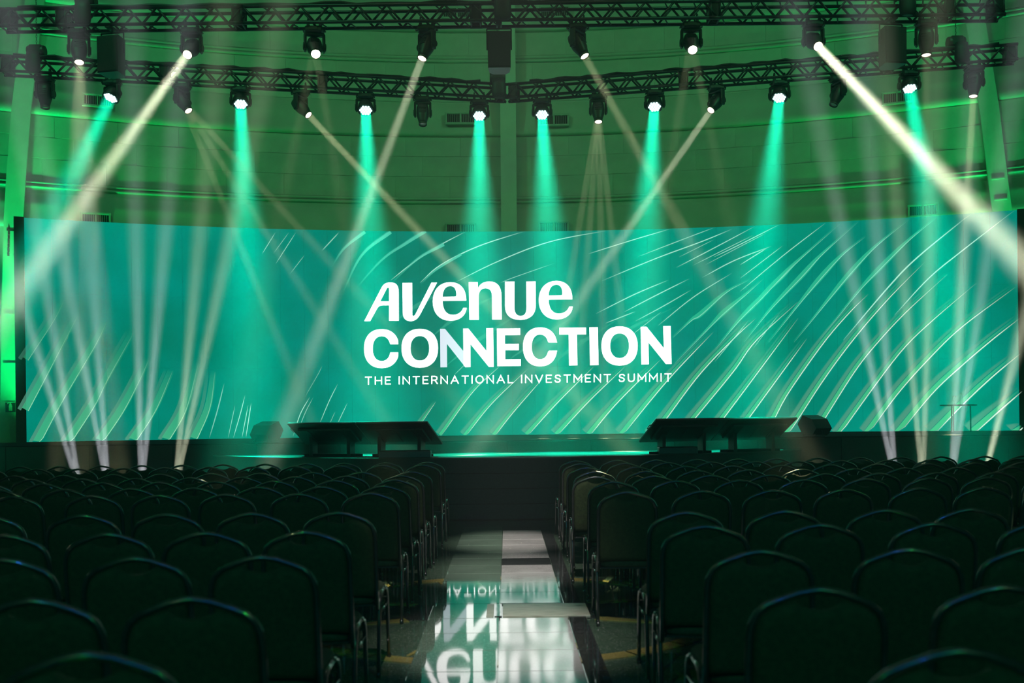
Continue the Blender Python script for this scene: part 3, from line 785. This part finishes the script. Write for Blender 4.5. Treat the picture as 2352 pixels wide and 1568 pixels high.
for k in range(4):
    z0 = .01 + k*.222
    rings = []
    for a in arc:
        rings.append([deck_pt(a, r, z) for r, z in ((DR, z0+.004), (DR, z0+.216), (DR-.03, z0+.219), (DR-.03, z0))])
    MB().loft(rings, smooth=False).build('front_panel', M['carpet'], stage)
MB().loft([[deck_pt(a, r, z) for r, z in ((DR+.006, DZ-.018), (DR+.006, DZ+.004), (DR-.04, DZ+.004), (DR-.04, DZ-.018))] for a in arc], smooth=False).build('edge_trim', M['black'], stage)

# ---- confidence monitors lying back on low stands, screens towards the performers
def monitor(p_l, yaw, tilt, label, wd=1.10):
    """p_l, p_r: ends of the top edge"""
    p_r = p_l + Vector((math.cos(yaw), -math.sin(yaw), 0))*wd
    c = (p_l + p_r)/2; ht = .62
    root = empty('stage_monitor', (c.x, c.y, DZ))
    d = (p_r - p_l).normalized()
    n2 = Vector((math.sin(yaw), math.cos(yaw), 0))               # towards the performer
    up = (-n2*math.cos(tilt) + Vector((0, 0, 1))*math.sin(tilt))  # from the low edge to the top edge
    d = Vector((n2.y, -n2.x, 0))
    nrm = d.cross(up).normalized()
    if nrm.z < 0: nrm = -nrm
    R3 = Matrix((d, up, nrm)).transposed()
    mid = c - up*ht/2 - Vector((c.x, c.y, DZ))
    MB().box(mid, (wd, ht, .035), R3, .006).build('bezel', M['black'], root)
    MB().box(mid + nrm*.018, (wd-.03, ht-.03, .006), R3).build('display', M['dark'], root)
    b = MB().box(mid - nrm*.035, (wd*.8, ht*.62, .045), R3, .015)
    b.build('rear_housing', M['black'], root)
    for k in (-.3, 0, .3):
        MB().box(mid - nrm*.06 + d*wd*k*.8, (.03, ht*.5, .008), R3).build('rear_rib', M['black'], root)
    hh = MB().tube([mid - d*(wd/2) + up*.16, mid - d*(wd/2+.03) + up*.15, mid - d*(wd/2+.03) + up*.06, mid - d*(wd/2) + up*.05], .008, 6)
    hh.build('handle', M['black'], root)
    for k in (-.28, .28):
        q = mid + d*wd*k + n2*.06
        MB().box(Vector((q.x, q.y, (q.z)/2 - .02)), (.06, .16, max(.05, q.z-.05)), Matrix((d, n2, Vector((0, 0, 1)))).transposed(), .005).build('stand', M['black'], root)
    MB().box(Vector((mid.x, mid.y, .02)) + n2*.10, (wd*.78, .20, .04), Matrix((d, n2, Vector((0, 0, 1)))).transposed(), .004).build('base_plate', M['deck'], root)
    tag(root, label, 'monitor', 'confidence monitors at the stage front')
yw = math.radians(22); tl = math.radians(33)
WL = 1.232; q0 = P(660, 972, 15.75); q0.z = 1.43; q1 = q0 + Vector((math.cos(yw), -math.sin(yw), 0))*(WL+.008)
monitor(q0, yw, tl, 'black monitor tilted back beside the speaker box, one of a touching pair', WL)
monitor(q1, yw, tl, 'black tilted monitor of the extinguisher sign side pair, beside the aisle', WL)
WL = 1.275; q0 = P(1507, 966, 14.75); q0.z = 1.43; q1 = q0 + Vector((math.cos(yw), math.sin(yw), 0))*(WL+.008)
monitor(q0, -yw, tl, 'black tilted monitor of the side table side pair, beside the aisle', WL)
monitor(q1, -yw, tl, 'black tilted monitor standing next to the outer speaker box, side table side', WL)
# ---- low floor boxes on the round deck
def floor_box(px0, px1, py, d, label):
    a, b = P(px0, py, d), P(px1, py, d); c = (a+b)/2
    r = empty('cable_box', (c.x, c.y, DZ+.004)); wd = b.x-a.x
    MB().box((0, 0, .05), (wd, .22, .10), bev=.008).build('body', M['plastic'], r)
    MB().box((0, 0, .104), (wd*.97, .20, .008), bev=.002).build('lid', M['deck'], r)
    MB().box((wd*.3, -.112, .05), (.05, .008, .04)).build('socket_plate', M['black'], r)
    tag(r, label, 'box', 'low boxes on the round deck')
floor_box(872, 990, 1046, 14.80, 'low flat black box on the rounded stage lip before the sign side monitors')
floor_box(1512, 1600, 1042, 15.10, 'low flat black box on the rounded stage lip before the table side monitors')
# ---- speaker boxes standing on the edge of the upper level
def wedge(px, py, d, yaw, label):
    p = P(px, py, d); r = empty('wedge_speaker', (p.x, p.y, ZB), yaw)
    prof = [(-.20, .13), (-.10, .29), (.10, .36), (.21, .20), (.12, .05), (-.12, .02)]   # (y, z) side outline
    wd = .40
    m = MB(); m.loft([[Vector((-wd/2, y, z)) for y, z in prof], [Vector((wd/2, y, z)) for y, z in prof]], smooth=False)
    m.build('cabinet', M['plastic'], r)
    q = MB(); 
    a, b = Vector((0, .10, .36)), Vector((0, .21, .20))
    q.add([(-wd/2+.02, a.y+.004, a.z-.012), (wd/2-.02, a.y+.004, a.z-.012), (wd/2-.02, b.y+.004, b.z+.012), (-wd/2+.02, b.y+.004, b.z+.012),
           (-wd/2+.02, a.y+.014, a.z-.004), (wd/2-.02, a.y+.014, a.z-.004), (wd/2-.02, b.y+.014, b.z+.02), (-wd/2+.02, b.y+.014, b.z+.02)],
          [(4, 5, 6, 7), (0, 1, 5, 4), (1, 2, 6, 5), (2, 3, 7, 6), (3, 0, 4, 7)]).build('grille', M['grille'], r)
    MB().box((0, -.165, .12), (.16, .012, .06)).build('connector_panel', M['black'], r)
    for x in (-.15, .15): MB().box((x, 0, .02), (.03, .26, .04)).build('foot', M['black'], r)
    MB().tube([(-.05, -.19, .10), (-.09, -.24, .03), (-.04, -.27, -.02), (.06, -.28, -.12)], .007, 6).build('cable_tail', M['cable'], r)
    tag(r, label, 'speaker', 'speaker boxes on the upper stage edge')
wedge(612, 1013, 17.35, math.radians(-32), 'small black angled speaker box beside the extinguisher sign side monitors')
wedge(1872, 1003, 17.35, math.radians(32), 'small black angled speaker box beside the side table side monitors')
# ---- side table with a bottle and a glass
tp = P(2202, 987, 19.4); tx0 = tp.x
tbl = empty('side_table', (tx0, 19.4, ZB)); TH = .535
MB().lathe([(.30, TH-.03), (.335, TH-.026), (.335, TH-.004), (.33, TH)], 28).build('table_top', M['black'], tbl)
for k in range(3):
    a = 2*PI*k/3 + PI/2 + .02
    MB().tube([(.21*math.cos(a), .21*math.sin(a), TH-.03), (.215*math.cos(a), .215*math.sin(a), 0)], .013, 8).build('leg', M['black'], tbl)
tag(tbl, 'small round black side table with thin legs on the stage', 'table')
def bottle(x, y, prof, name, label, cat, part):
    r = empty(name, (x, y, ZB+TH))
    MB().lathe(prof, 14).build('body', M['glass'], r)
    part(r); tag(r, label, cat)
bottle(tx0+.04, 19.36, [(.030, 0), (.033, .01), (.033, .11), (.028, .14), (.013, .18), (.013, .20)], 'water_bottle', 'clear water bottle standing on the side table', 'bottle',
       lambda r: MB().lathe([(.015, .20), (.015, .222)], 12).build('cap', M['cream'], r))
bottle(tx0-.07, 19.42, [(.030, 0), (.006, .006), (.006, .05), (.03, .08), (.036, .12), (.032, .17)], 'stem_glass', 'clear stemmed glass beside the bottle on the side table', 'glass',
       lambda r: MB().lathe([(.032, -.002), (.032, .004)], 14).build('glass_foot', M['glass'], r))

# ================================================================== trusses
ZTR = 8.11; TS = .27
T1a, T1b = Vector((-8.23, 16.4, ZTR)), Vector((8.22, 16.4, ZTR))
T2a, T2c, T2b = P(8, 150, 18.5), P(1165, 212, 20.4), P(2330, 128, 18.5)
for q in (T2a, T2c, T2b): q.z = ZTR + .02
def truss(pts, period, joints, label):
    root = empty('lighting_truss', pts[0] - Vector((0, 0, TS/2)))
    o0 = root.location.copy(); h = TS/2
    for i, (a, b) in enumerate(zip(pts, pts[1:])):
        d = (b-a); L = d.length; d.normalize(); s_ = Vector((-d.y, d.x, 0)); R3 = Matrix((d, s_, Vector((0, 0, 1)))).transposed().to_4x4()
        ch = MB().tube([(0, 0, 0), (L, 0, 0)], .028, 10).mesh('chord', M['truss'])
        for sy in (-h, h):
            for sz in (-h, h):
                o = link('chord', ch, root); o.matrix_local = Matrix.Translation(a - o0 + s_*sy + Vector((0, 0, sz))) @ R3
        np_ = int(L/period); per = L/np_
        up = MB().tube([(0, 0, -h), (per/2, 0, h)], .019, 6).mesh('brace', M['truss'])
        dn = MB().tube([(0, 0, h), (per/2, 0, -h)], .019, 6).mesh('brace', M['truss'])
        ti = MB().tube([(0, -h, 0), (per*.22, h, 0)], .012, 6).mesh('tie', M['truss'])
        for k in range(np_):
            x = k*per
            for sy, ph in ((-h, 0), (h, 0)):
                for me, xo in ((up, 0), (dn, per/2)):
                    if x + xo + ph*per + per/2 > L: continue
                    o = link('brace', me, root); o.matrix_local = Matrix.Translation(a - o0 + d*(x+xo+ph*per) + s_*sy) @ R3
            for sz in (-h, h):
                if x + per*.5 > L: continue
                o = link('tie', ti, root); o.matrix_local = Matrix.Translation(a - o0 + d*(x+per*.15) + Vector((0, 0, sz))) @ R3
        for t in joints[i]:
            f = MB()
            for sy in (-h, h):
                for dx in (-.075, .075): f.tube([(dx, sy, -h), (dx, sy, h)], .019, 8)
                f.box((0, sy, 0), (.12, .012, TS*.9))
                for sz in (-h, h): f.tube([(-.10, sy, sz), (.10, sy, sz)], .031, 10)
            for dx in (-.075, .075):
                for sz in (-h, h): f.tube([(dx, -h, sz), (dx, h, sz)], .017, 8)
            o = f.build('joint_frame', M['truss'], root); o.matrix_local = Matrix.Translation(a - o0 + d*(L*t)) @ R3
    tag(root, label, 'truss', 'lighting trusses')
    return root
truss([T1a, T1b], .467, [[0.006, .062, .237, .474, .712, .945, .994]], 'straight black box truss hung above the front of the stage')
truss([T2a, T2c, T2b], .455, [[.008, .30, .61, .985], [.015, .37, .77, .992]], 'black box truss bent at its middle, hung closer to the screen')
# cable looms lying along the top chords
def loom(a, b, label):
    pts = []; n = 60; d = (b-a); s_ = Vector((-d.y, d.x, 0)).normalized()
    for i in range(n+1):
        t = i/n
        pts.append(d*t + Vector((0, 0, TS/2 + .045 + .012*math.sin(i*1.7) + random.uniform(-.006, .012))) + s_*(-.09 + .02*math.sin(i*.9)))
    m = MB().tube(pts, .026, 7)
    o = m.build('cable_loom', M['cable']); o.location = a
    tag(o, label, 'cable', 'cable looms on the trusses')
loom(T1a + Vector((.3, 0, 0)), T1b - Vector((.3, 0, 0)), 'black cable loom lying along the top of the straight truss')
loom(T2a.lerp(T2c, .02), T2a.lerp(T2c, .94), 'black cable loom on the bent truss half nearer the extinguisher sign')
loom(T2c.lerp(T2b, .05), T2c.lerp(T2b, .97), 'black cable loom on the bent truss half nearer the side table')
def on_truss(px, which):
    if which == 1:
        y = 16.4; xr = (px - VPX) + 10.3
        return Vector((xr/F*y, y, ZTR))
    k = ((px - VPX) + 9.0)/F
    for a, b in ((T2a, T2c), (T2c, T2b)):
        d = b - a; t = (k*a.y - a.x)/(d.x - k*d.y)
        if -.02 <= t <= 1.001 or (b is T2b and t > 0): return a + d*t
    return T2a
# ---- chain hoists
def hoist(px, which, label, dx=0):
    p = on_truss(px, which); r = empty('chain_hoist', p + Vector((0, -.02, 0)))
    MB().box((0, 0, .30), (.26, .20, .20), bev=.03).lathe([(.09, -.16), (.10, -.14), (.10, .14), (.09, .16)], 14, (0, 0, .30), Matrix.Rotation(PI/2, 3, 'Y')).build('motor_body', M['plastic'], r)
    bag = MB(); rings = []
    for z, s_ in ((.22, .80), (.10, .95), (-.06, 1.0), (-.14, .9), (-.17, .6)):
        rings.append([Vector((.02 + .13*s_*math.cos(a)*1.1, -.20 + .07*s_*math.sin(a), z)) for a in [2*PI*j/14 for j in range(14)]])
    bag.loft(rings); bag.build('chain_bag', M['cable'], r)
    c = MB(); z = .40; k = 0
    while z < 3.2:
        a = 0 if k % 2 else PI/2
        c.tube([(.012*math.cos(t)*math.cos(a), .012*math.cos(t)*math.sin(a), z + .03 + .028*math.sin(t)) for t in [2*PI*j/8 for j in range(8)]], .004, 4, closed=True)
        z += .047; k += 1
    c.tube([(0, 0, 3.2), (0, 0, 9.5)], .006, 5)
    c.build('chain', M['chain'], r)
    MB().tube([(-.10, 0, .14), (-.02, 0, .22), (.02, 0, .22), (.10, 0, .14)], .014, 8).build('sling', M['cable'], r)
    tag(r, label, 'hoist', 'chain hoists holding the trusses')
hoist(200, 1, 'black chain hoist on the straight truss, extinguisher sign end')
hoist(1152, 1, 'black chain hoist at the middle of the straight truss')
hoist(2070, 1, 'black chain hoist on the straight truss, side table end')
hoist(86, 2, 'black chain hoist on the bent truss, extinguisher sign end')
hoist(1143, 2, 'black chain hoist at the corner of the bent truss')
hoist(2195, 2, 'black chain hoist on the bent truss, side table end')
# ---- loudspeakers under the straight truss
def hung_speaker(px, yaw, py0, py1, label):
    p = on_truss(px, 1); r = empty('hung_speaker', p - Vector((0, 0, TS/2 + .02)), yaw)
    t = -.07
    MB().tube([(-.20, 0, t), (.20, 0, t)], .014, 6).tube([(-.20, 0, t), (-.20, 0, -.42)], .012, 6).tube([(.20, 0, t), (.20, 0, -.42)], .012, 6).tube([(0, 0, 0), (0, 0, t)], .018, 8).build('bracket', M['black'], r)
    prof = [(-.19, -.15), (.19, -.15), (.17, .10), (.10, .18), (-.10, .18), (-.17, .10)]
    m = MB(); m.loft([[Vector((x, y, -.16)) for x, y in prof], [Vector((x*.97, y, -.76)) for x, y in prof]], smooth=False); m.build('cabinet', M['plastic'], r)
    MB().box((0, -.158, -.46), (.35, .012, .56), bev=.004).build('grille', M['grille'], r)
    MB().box((0, 0, -.005), (.10, .30, .05), bev=.01).build('truss_clamp', M['black'], r)
    tag(r, label, 'loudspeaker', 'loudspeakers hung from the straight truss')
hung_speaker(258, math.radians(-10), 80, 165, 'black loudspeaker hung from the straight truss, extinguisher sign end')
hung_speaker(1146, 0, 75, 160, 'black loudspeaker hung from the middle of the straight truss')
hung_speaker(2046, math.radians(9), 65, 143, 'black loudspeaker hung from the straight truss, side table end')

# ================================================================== moving heads
FX = {}
def fx_mesh(kind, part, fn):
    if (kind, part) not in FX: FX[(kind, part)] = fn()
    return FX[(kind, part)]
def m_base():
    m = MB().box((0, 0, -.06), (.30, .22, .10), bev=.025)
    for sx in (-1, 1): m.tube([(sx*.15, -.05, -.05), (sx*.175, -.05, -.065), (sx*.178, 0, -.08), (sx*.175, .05, -.065), (sx*.15, .05, -.05)], .012, 6)
    m.box((0, -.114, -.055), (.13, .01, .05))
    return m.mesh('base', M['plastic'])
def m_clamp(): return MB().tube([(0, -.035, .14), (0, .0, .165), (0, .035, .14), (0, .03, .09), (0, 0, .07), (0, -.03, .09)], .014, 6, closed=True).box((0, 0, .03), (.05, .06, .08), bev=.008).mesh('clamp', M['black'])
def m_yoke(arm, piv, wy):
    m = MB(); m.box((0, 0, -.135), (2*arm+.03, wy, .045), bev=.015)
    for sx in (-1, 1):
        m.box((sx*arm, 0, (-.12 - piv - .09)/2), (.045, wy, piv + .09 - .12), bev=.018)
        m.lathe([(.06, -.012), (.065, 0), (.06, .012)], 14, (sx*(arm+.022), 0, -piv), Matrix.Rotation(PI/2, 3, 'Y'))
    return m.mesh('yoke', M['plastic'])
def m_head_beam():
    m = MB()
    pr = [(.05, -.185), (.105, -.17), (.122, -.10), (.126, 0), (.122, .07), (.105, .13), (.088, .19), (.080, .245)]
    rings = []
    for r, z in pr:
        rings.append([Vector((r*math.copysign(abs(math.cos(a))**.8, math.cos(a)), r*.95*math.copysign(abs(math.sin(a))**.8, math.sin(a)), z)) for a in [2*PI*j/20 for j in range(20)]])
    m.loft(rings)
    for k in range(4): m.box((0, .118, -.06+.035*k), (.14, .012, .012))
    return m.mesh('head', M['plastic'])
def m_ring(): return MB().lathe([(.080, .235), (.084, .24), (.084, .272), (.074, .276), (.072, .262), (.072, .25)], 22, cap0=False, cap1=False).mesh('lens_ring', M['rim'])
def m_lens(mm): return lambda: MB().lathe([(.073, .256), (.05, .262), (.001, .266)], 20, cap0=True, cap1=False).mesh('lens', M[mm])
def m_head_wash():
    m = MB().lathe([(.06, -.135), (.12, -.115), (.148, -.04), (.152, .03), (.146, .075), (.140, .082), (.134, .07)], 26)
    return m.mesh('head', M['plastic'])
def m_hood(): return MB().lathe([(.150, .02), (.158, .03), (.158, .088), (.150, .092), (.146, .08)], 26, cap0=False, cap1=False).mesh('front_ring', M['black'])
def hexpos(s_):
    o = []
    for r, n in ((-2, 3), (-1, 4), (0, 5), (1, 4), (2, 3)):
        for k in range(n): o.append(((k-(n-1)/2)*s_, r*s_*.866))
    return o
def m_leds():
    m = MB()
    for x, y in hexpos(.052): m.lathe([(.0225, .074), (.024, .088), (.014, .094), (.001, .096)], 10, (x, y, 0), cap0=False, cap1=False)
    return m.mesh('led_cells', M['led'])
def fixture(kind, pos, direction, label, group, lens='lens_on', down=True, name=None):
    """pos: under side of the truss (or the floor); direction: where the lens looks"""
    beam = kind == 'beam'
    r = empty(name or ('beam_moving_head' if beam else 'wash_moving_head'), pos)
    D = Vector(direction).normalized(); sgn = 1 if down else -1
    arm, piv, wy = (.152, .335, .11) if beam else (.176, .285, .10)
    hz = Vector((D.x, D.y, 0))
    pan = math.atan2(hz.x, -hz.y) if hz.length > .12 else 0.0
    flip = Matrix.Identity(4) if down else Matrix.Rotation(PI, 4, 'Y')
    o = link('base', fx_mesh('any', 'base', m_base), r); o.matrix_local = flip @ Matrix.Translation((0, 0, -.005))
    if down:
        for sx in (-.10, .10):
            o = link('clamp', fx_mesh('any', 'clamp', m_clamp), r); o.location = (sx, 0, -.03)
    y = link('yoke', fx_mesh(kind, 'yoke', lambda: m_yoke(arm, piv, wy)), r)
    y.matrix_local = Matrix.Rotation(pan, 4, 'Z') @ flip
    ax = Matrix.Rotation(pan, 3, 'Z') @ Vector((1, 0, 0))
    z = D; x = (ax - z*ax.dot(z)).normalized(); yy = z.cross(x)
    h = link('head', fx_mesh(kind, 'head', m_head_beam if beam else m_head_wash), r)
    mm = Matrix((x, yy, z)).transposed().to_4x4(); mm.translation = Vector((0, 0, -piv*sgn)); h.matrix_local = mm
    if beam:
        link('lens_ring', fx_mesh(kind, 'ring', m_ring), h); link('lens', fx_mesh(kind, lens, m_lens(lens)), h)
    else:
        link('front_ring', fx_mesh(kind, 'hood', m_hood), h); l_ = link('led_cells', fx_mesh(kind, 'leds', m_leds), h); l_['kind'] = 'stuff'
    tag(r, label, 'stage light', group)
    return h, Vector(pos) + Vector((0, 0, -piv*sgn)), D
def emitters(h, piv, dirs, color, power, half, blend, radius, fwd):
    for D in dirs:
        D = Vector(D).normalized()
        beam('beam', piv + D*fwd, D, color, power, half, radius*1.7, h)
ZU = ZTR - TS/2 - .02
g1 = 'beam heads on the straight truss'; g2 = 'beam heads on the bent truss'; g3 = 'wash heads on the bent truss'; g4 = 'beam heads on the floor before the stage'
def t1(px): q = on_truss(px, 1); return Vector((q.x, q.y, ZU))
def t2(px): q = on_truss(px, 2); return Vector((q.x, q.y, ZU+.02))
def to(pos, piv, px, py, d): return P(px, py, d) - (pos + Vector((0, 0, -piv)))
BP = 1.0
# (pixel x on truss, aim points (px, py, depth), lens, power, half angle)
front = [(181, [(150, 700, 15.0), (190, 720, 14.6), (236, 700, 14.2)], 'lens_on', 12, 1.3, WARM), (440, [(-84, 850, 10.0)], 'lens_on', 66, 1.6, CREAM),
         (722, [(560, 900, 10.5), (860, 900, 10.5)], 'lens_hot', 1.8, 1.6, WARM), (980, [(615, 1075, 13.95)], 'lens_on', 44, 1.7, CREAM), (1327, [(1860, 1046, 14.0)], 'lens_on', 20, 1.9, WARM),
         (1587, [(1450, 900, 10.5), (1760, 900, 10.5)], 'lens_hot', 1.8, 1.6, WARM), (1868, [(2634, 900, 8.5)], 'lens_on', 120, 1.5, CREAM), (2127, [(2130, 800, 15.6)], 'lens_on', 8, 1.8, WARM)]
for i, (px, aims, lens, pw_, ha, colr) in enumerate(front):
    p = t1(px); dirs = [to(p, .335, *a) for a in aims]
    h, pv, D = fixture('beam', p, dirs[len(dirs)//2], 'black beam moving head, %s from the extinguisher sign end of the straight truss' % ORD[i+1], g1, lens)
    emitters(h, pv, dirs, colr, pw_*BP, ha, .5, .066, .285)
rear = [(103, [(110, 900, 18.2)], 'lens_off', 0, 2, WARM), (418, [(575, 620, 18.3), (660, 610, 18.0), (720, 560, 17.8)], 'lens_on', 8, 1.2, WARM), (690, [(1312, 900, 17.0)], 'lens_on', 32, 1.4, WARM),
        (970, [(974, 800, 18.6)], 'lens_off', 0, 2, WARM), (1373, [(1300, 700, 18.8), (1340, 710, 18.7), (1384, 710, 18.6), (1424, 700, 18.5)], 'lens_on', 9, 1.0, WARM),
        (1645, [(1149, 950, 16.0)], 'lens_on', 32, 1.4, CREAM), (1925, [(1780, 560, 18.6)], 'lens_off', 0, 2, WARM), (2237, [(2200, 800, 17.6)], 'lens_on', 30, 1.4, WARM)]
for i, (px, aims, lens, pw_, ha, colr) in enumerate(rear):
    p = t2(px); dirs = [to(p, .335, *a) for a in aims]
    h, pv, D = fixture('beam', p, dirs[len(dirs)//2], 'black beam moving head, %s from the extinguisher sign end of the bent truss' % ORD[i+1], g2, lens)
    if pw_: emitters(h, pv, dirs, colr, pw_*BP, ha, .5, .066, .285)
for i, (px, ax) in enumerate(((257, -142), (552, 585), (839, 865), (1100, 1100), (1244, 1285), (1503, 1450), (1790, 1705), (2088, 2230))):
    p = t2(px); D = to(p, .285, ax, 1040, 15.9)
    h, pv, D = fixture('wash', p, D, 'black LED wash head glowing teal, %s from the extinguisher sign end of the bent truss' % ORD[i+1], g3)
    emitters(h, pv, [D], TEAL, 255*BP, 7.2, .85, .11, .11)
flo = [((185, 1092), [(110, 680), (50, 690)], COOL), ((249, 1090), [(204, 525), (140, 560)], COOL), ((324, 1090), [(312, 525), (381, 525)], COOL), ((400, 1090), [(460, 530), (531, 534)], CREAM),
       ((2057, 1080), [(1946, 587), (2012, 516)], COOL), ((2119, 1080), [(2064, 520), (2138, 511)], CREAM), ((2184, 1080), [(2216, 534), (2268, 590)], COOL), ((2256, 1080), [(2352, 760), (2322, 840)], CREAM)]
for i, ((px, py), aims, colr) in enumerate(flo):
    d = 15.75; q = P(px, py, d); p = Vector((q.x, d, .012))
    dirs = [P(ax, ay, d-.35) - (p + Vector((0, 0, .335))) for ax, ay in aims]
    side = 'extinguisher sign' if i < 4 else 'side table'
    k = (4 - i) if i < 4 else (i - 3)
    h, pv, D = fixture('beam', p, (dirs[0]+dirs[1])/2, 'black beam moving head on the floor, %s from the aisle on the %s side' % (ORD[k], side), g4, 'lens_on', False)
    emitters(h, pv, dirs, colr, 50*BP, 2.4, .5, .045, .285)

# ================================================================== chairs
CW, CH = .43, .95
def chair_meshes():
    D_ = {}
    r = .0115
    lean = lambda z: -.195 - .085*(max(0, z-.40)/.55)
    side = [(CW/2-r, .38), (CW/2-r, .50), (CW/2-r, .62), (CW/2-r, .74), (CW/2-r-.001, .80)]
    cor = [(CW/2-r-.006, .838), (CW/2-r-.022, .870), (CW/2-r-.048, .893), (CW/2-r-.085, .909), (.06, .930), (.015, .9375)]
    half = side + cor
    pts = [(-x, z) for x, z in half] + [(0, .9385)] + half[::-1]
    D_['back_frame'] = MB().tube([(x, lean(z), z) for x, z in pts], r, 8).mesh('back_frame', M['frame'])
    # pad outline, with the dip of the hand hole under the peak
    ins = .013
    hl = [(.19, .455), (CW/2-r-ins+.004, .50), (CW/2-r-ins+.004, .62), (CW/2-r-ins+.004, .74), (CW/2-r-ins+.003, .80), (CW/2-r-ins-.004, .832), (CW/2-r-ins-.02, .862), (CW/2-r-.056, .882), (CW/2-r-.088, .897), (.075, .905), (.055, .893), (.028, .884)]
    out_ = [(x, z) for x, z in hl] + [(0, .881)] + [(-x, z) for x, z in hl[::-1]]
    c = (0, .68); th = .026
    rings = []
    for sc_, dy in ((.0, th+.006), (.5, th+.005), (.86, th), (.965, th*.72), (1.0, 0), (.965, -th*.72), (.86, -th), (.5, -th-.006), (.0, -th-.008)):
        s_ = max(sc_, .02)
        rings.append([Vector((c[0]+(x-c[0])*s_, lean(c[1]+(z-c[1])*s_) + dy, c[1]+(z-c[1])*s_)) for x, z in out_])
    D_['backrest'] = MB().loft(rings).mesh('backrest', M['fabric'])
    rings = []
    def rr(hx, hy, z, n=28, ex=4.5, cy0=.02):
        o = []
        for j in range(n):
            a = 2*PI*j/n; cc, ss = math.cos(a), math.sin(a)
            o.append(Vector((hx*math.copysign(abs(cc)**(2/ex), cc), cy0 + hy*math.copysign(abs(ss)**(2/ex), ss), z)))
        return o
    for s_, z in ((.95, .405), (1.0, .415), (1.015, .44), (1.0, .468), (.93, .483), (.6, .492), (.02, .495)): rings.append(rr(.205*s_, .215*s_, z))
    D_['seat'] = MB().loft(rings).mesh('seat', M['seatfab'])
    x = CW/2 - .004
    q = lambda sx, pts: [(sx*x, y, z) for y, z in pts]
    fr = [(.235, 0), (.205, .20), (.178, .37), (.162, .415), (.13, .447), (.08, .462), (.02, .465)]
    re = [(-.235, 0), (-.205, .20), (-.178, .37), (-.162, .415), (-.13, .447), (-.08, .462), (.02, .465)]
    for nm, pth in (('f', fr), ('r', re)):
        for sx in (-1, 1):
            m = MB().tube(q(sx, pth), .0115, 8); m.tube([(sx*x, pth[0][0], 0), (sx*x, pth[0][0], .03)], .0145, 8)
            D_['leg_%s%d' % (nm, sx)] = m.mesh('leg', M['frame'])
    D_['stretcher-1'] = MB().tube([(-x, -.180, .355), (-x, .180, .355)], .009, 6).mesh('stretcher', M['frame'])
    D_['stretcher1'] = MB().tube([(x, -.180, .355), (x, .180, .355)], .009, 6).mesh('stretcher', M['frame'])
    D_['seat_frame'] = MB().tube([(-x, -.15, .398), (x, -.15, .398)], .010, 6).tube([(-x, .15, .398), (x, .15, .398)], .010, 6).box((0, 0, .400), (.36, .36, .012)).mesh('seat_frame', M['frame'])
    return D_
CM = chair_meshes()
NAMES = {'back_frame': 'back_frame', 'backrest': 'backrest', 'seat': 'seat', 'seat_frame': 'seat_frame'}
def chair(x, y, rz, label, group):
    r = empty('banquet_chair', (x, y, 0), rz)
    for k, me in CM.items():
        nm = 'leg' if k.startswith('leg') else ('stretcher' if k.startswith('stretcher') else k)
        link(nm, me, r)
    tag(r, label, 'chair', group)
    return r
rows = {  # depth of the chair tops left / right, edge nearest the aisle (left: right edges, right: left edges), photo pixels
    1: (12.15, 12.07, [1024], [1280.8]), 2: (11.45, 11.3, [1016], [1291]), 3: (10.0, 10.4, [994], [1299.6]), 4: (9.3, 9.58, [977], [1315]),
    5: (8.64, 8.77, [961], [1316]), 6: (7.86, 8.05, [947], [1350]), 7: (7.10, 6.94, [919, 756.6, 591, 432, 278, 99.5], [1372, 1538, 1703, 1862, 2037, 2190]),
    8: (5.62, 5.40, [866, 660, 470, 270, 60], [1488.7, 1720, 1952, 2140]), 9: (4.66, 4.71, [806, 573, 347, 112], [1526, 1787, 2045, 2300]),
    10: (3.82, 3.82, [731, 435, 135], [1620.8, 1971, 2232]), 11: (2.93, 2.97, [600, 238], [1716.8, 2140]), 12: (2.24, 2.18, [405], [1975])}
for rw, (dl, dr, le, re_) in rows.items():
    for side, d, ed in ((-1, dl, le), (1, dr, re_)):
        yt = VPY + .53*F/d
        xs = []
        for px in ed:
            xr, _ = xy_r(px, yt + 40)
            xs.append(xr/F*d - (CW/2)*(-side))
        lim = 1260/F*d + .3
        for k in range(1, len(xs)):
            if abs(xs[k] - xs[k-1]) < .458: xs[k] = xs[k-1] + side*.458
        if rw <= 6 or abs(xs[-1]) < lim:
            while abs(xs[-1]) < lim and len(xs) < 16: xs.append(xs[-1] + side*(.497 + random.uniform(-.02, .025)))
        for i, x in enumerate(xs):
            near = rw >= 8
            rz = math.radians(random.uniform(-2.5, 2.5)) + (0.0 if not near else math.radians(-side*1.5))
            sn = 'extinguisher sign' if side < 0 else 'side table'
            chair(x, d + .275 + (random.uniform(-.03, .03) if (i and rw <= 7) else 0), rz,
                  'black padded banquet chair, row %s from stage, %s from aisle, %s side' % (ORD[rw], ORD[i+1], sn), 'banquet chairs in rows')
print('objects', len(bpy.data.objects))
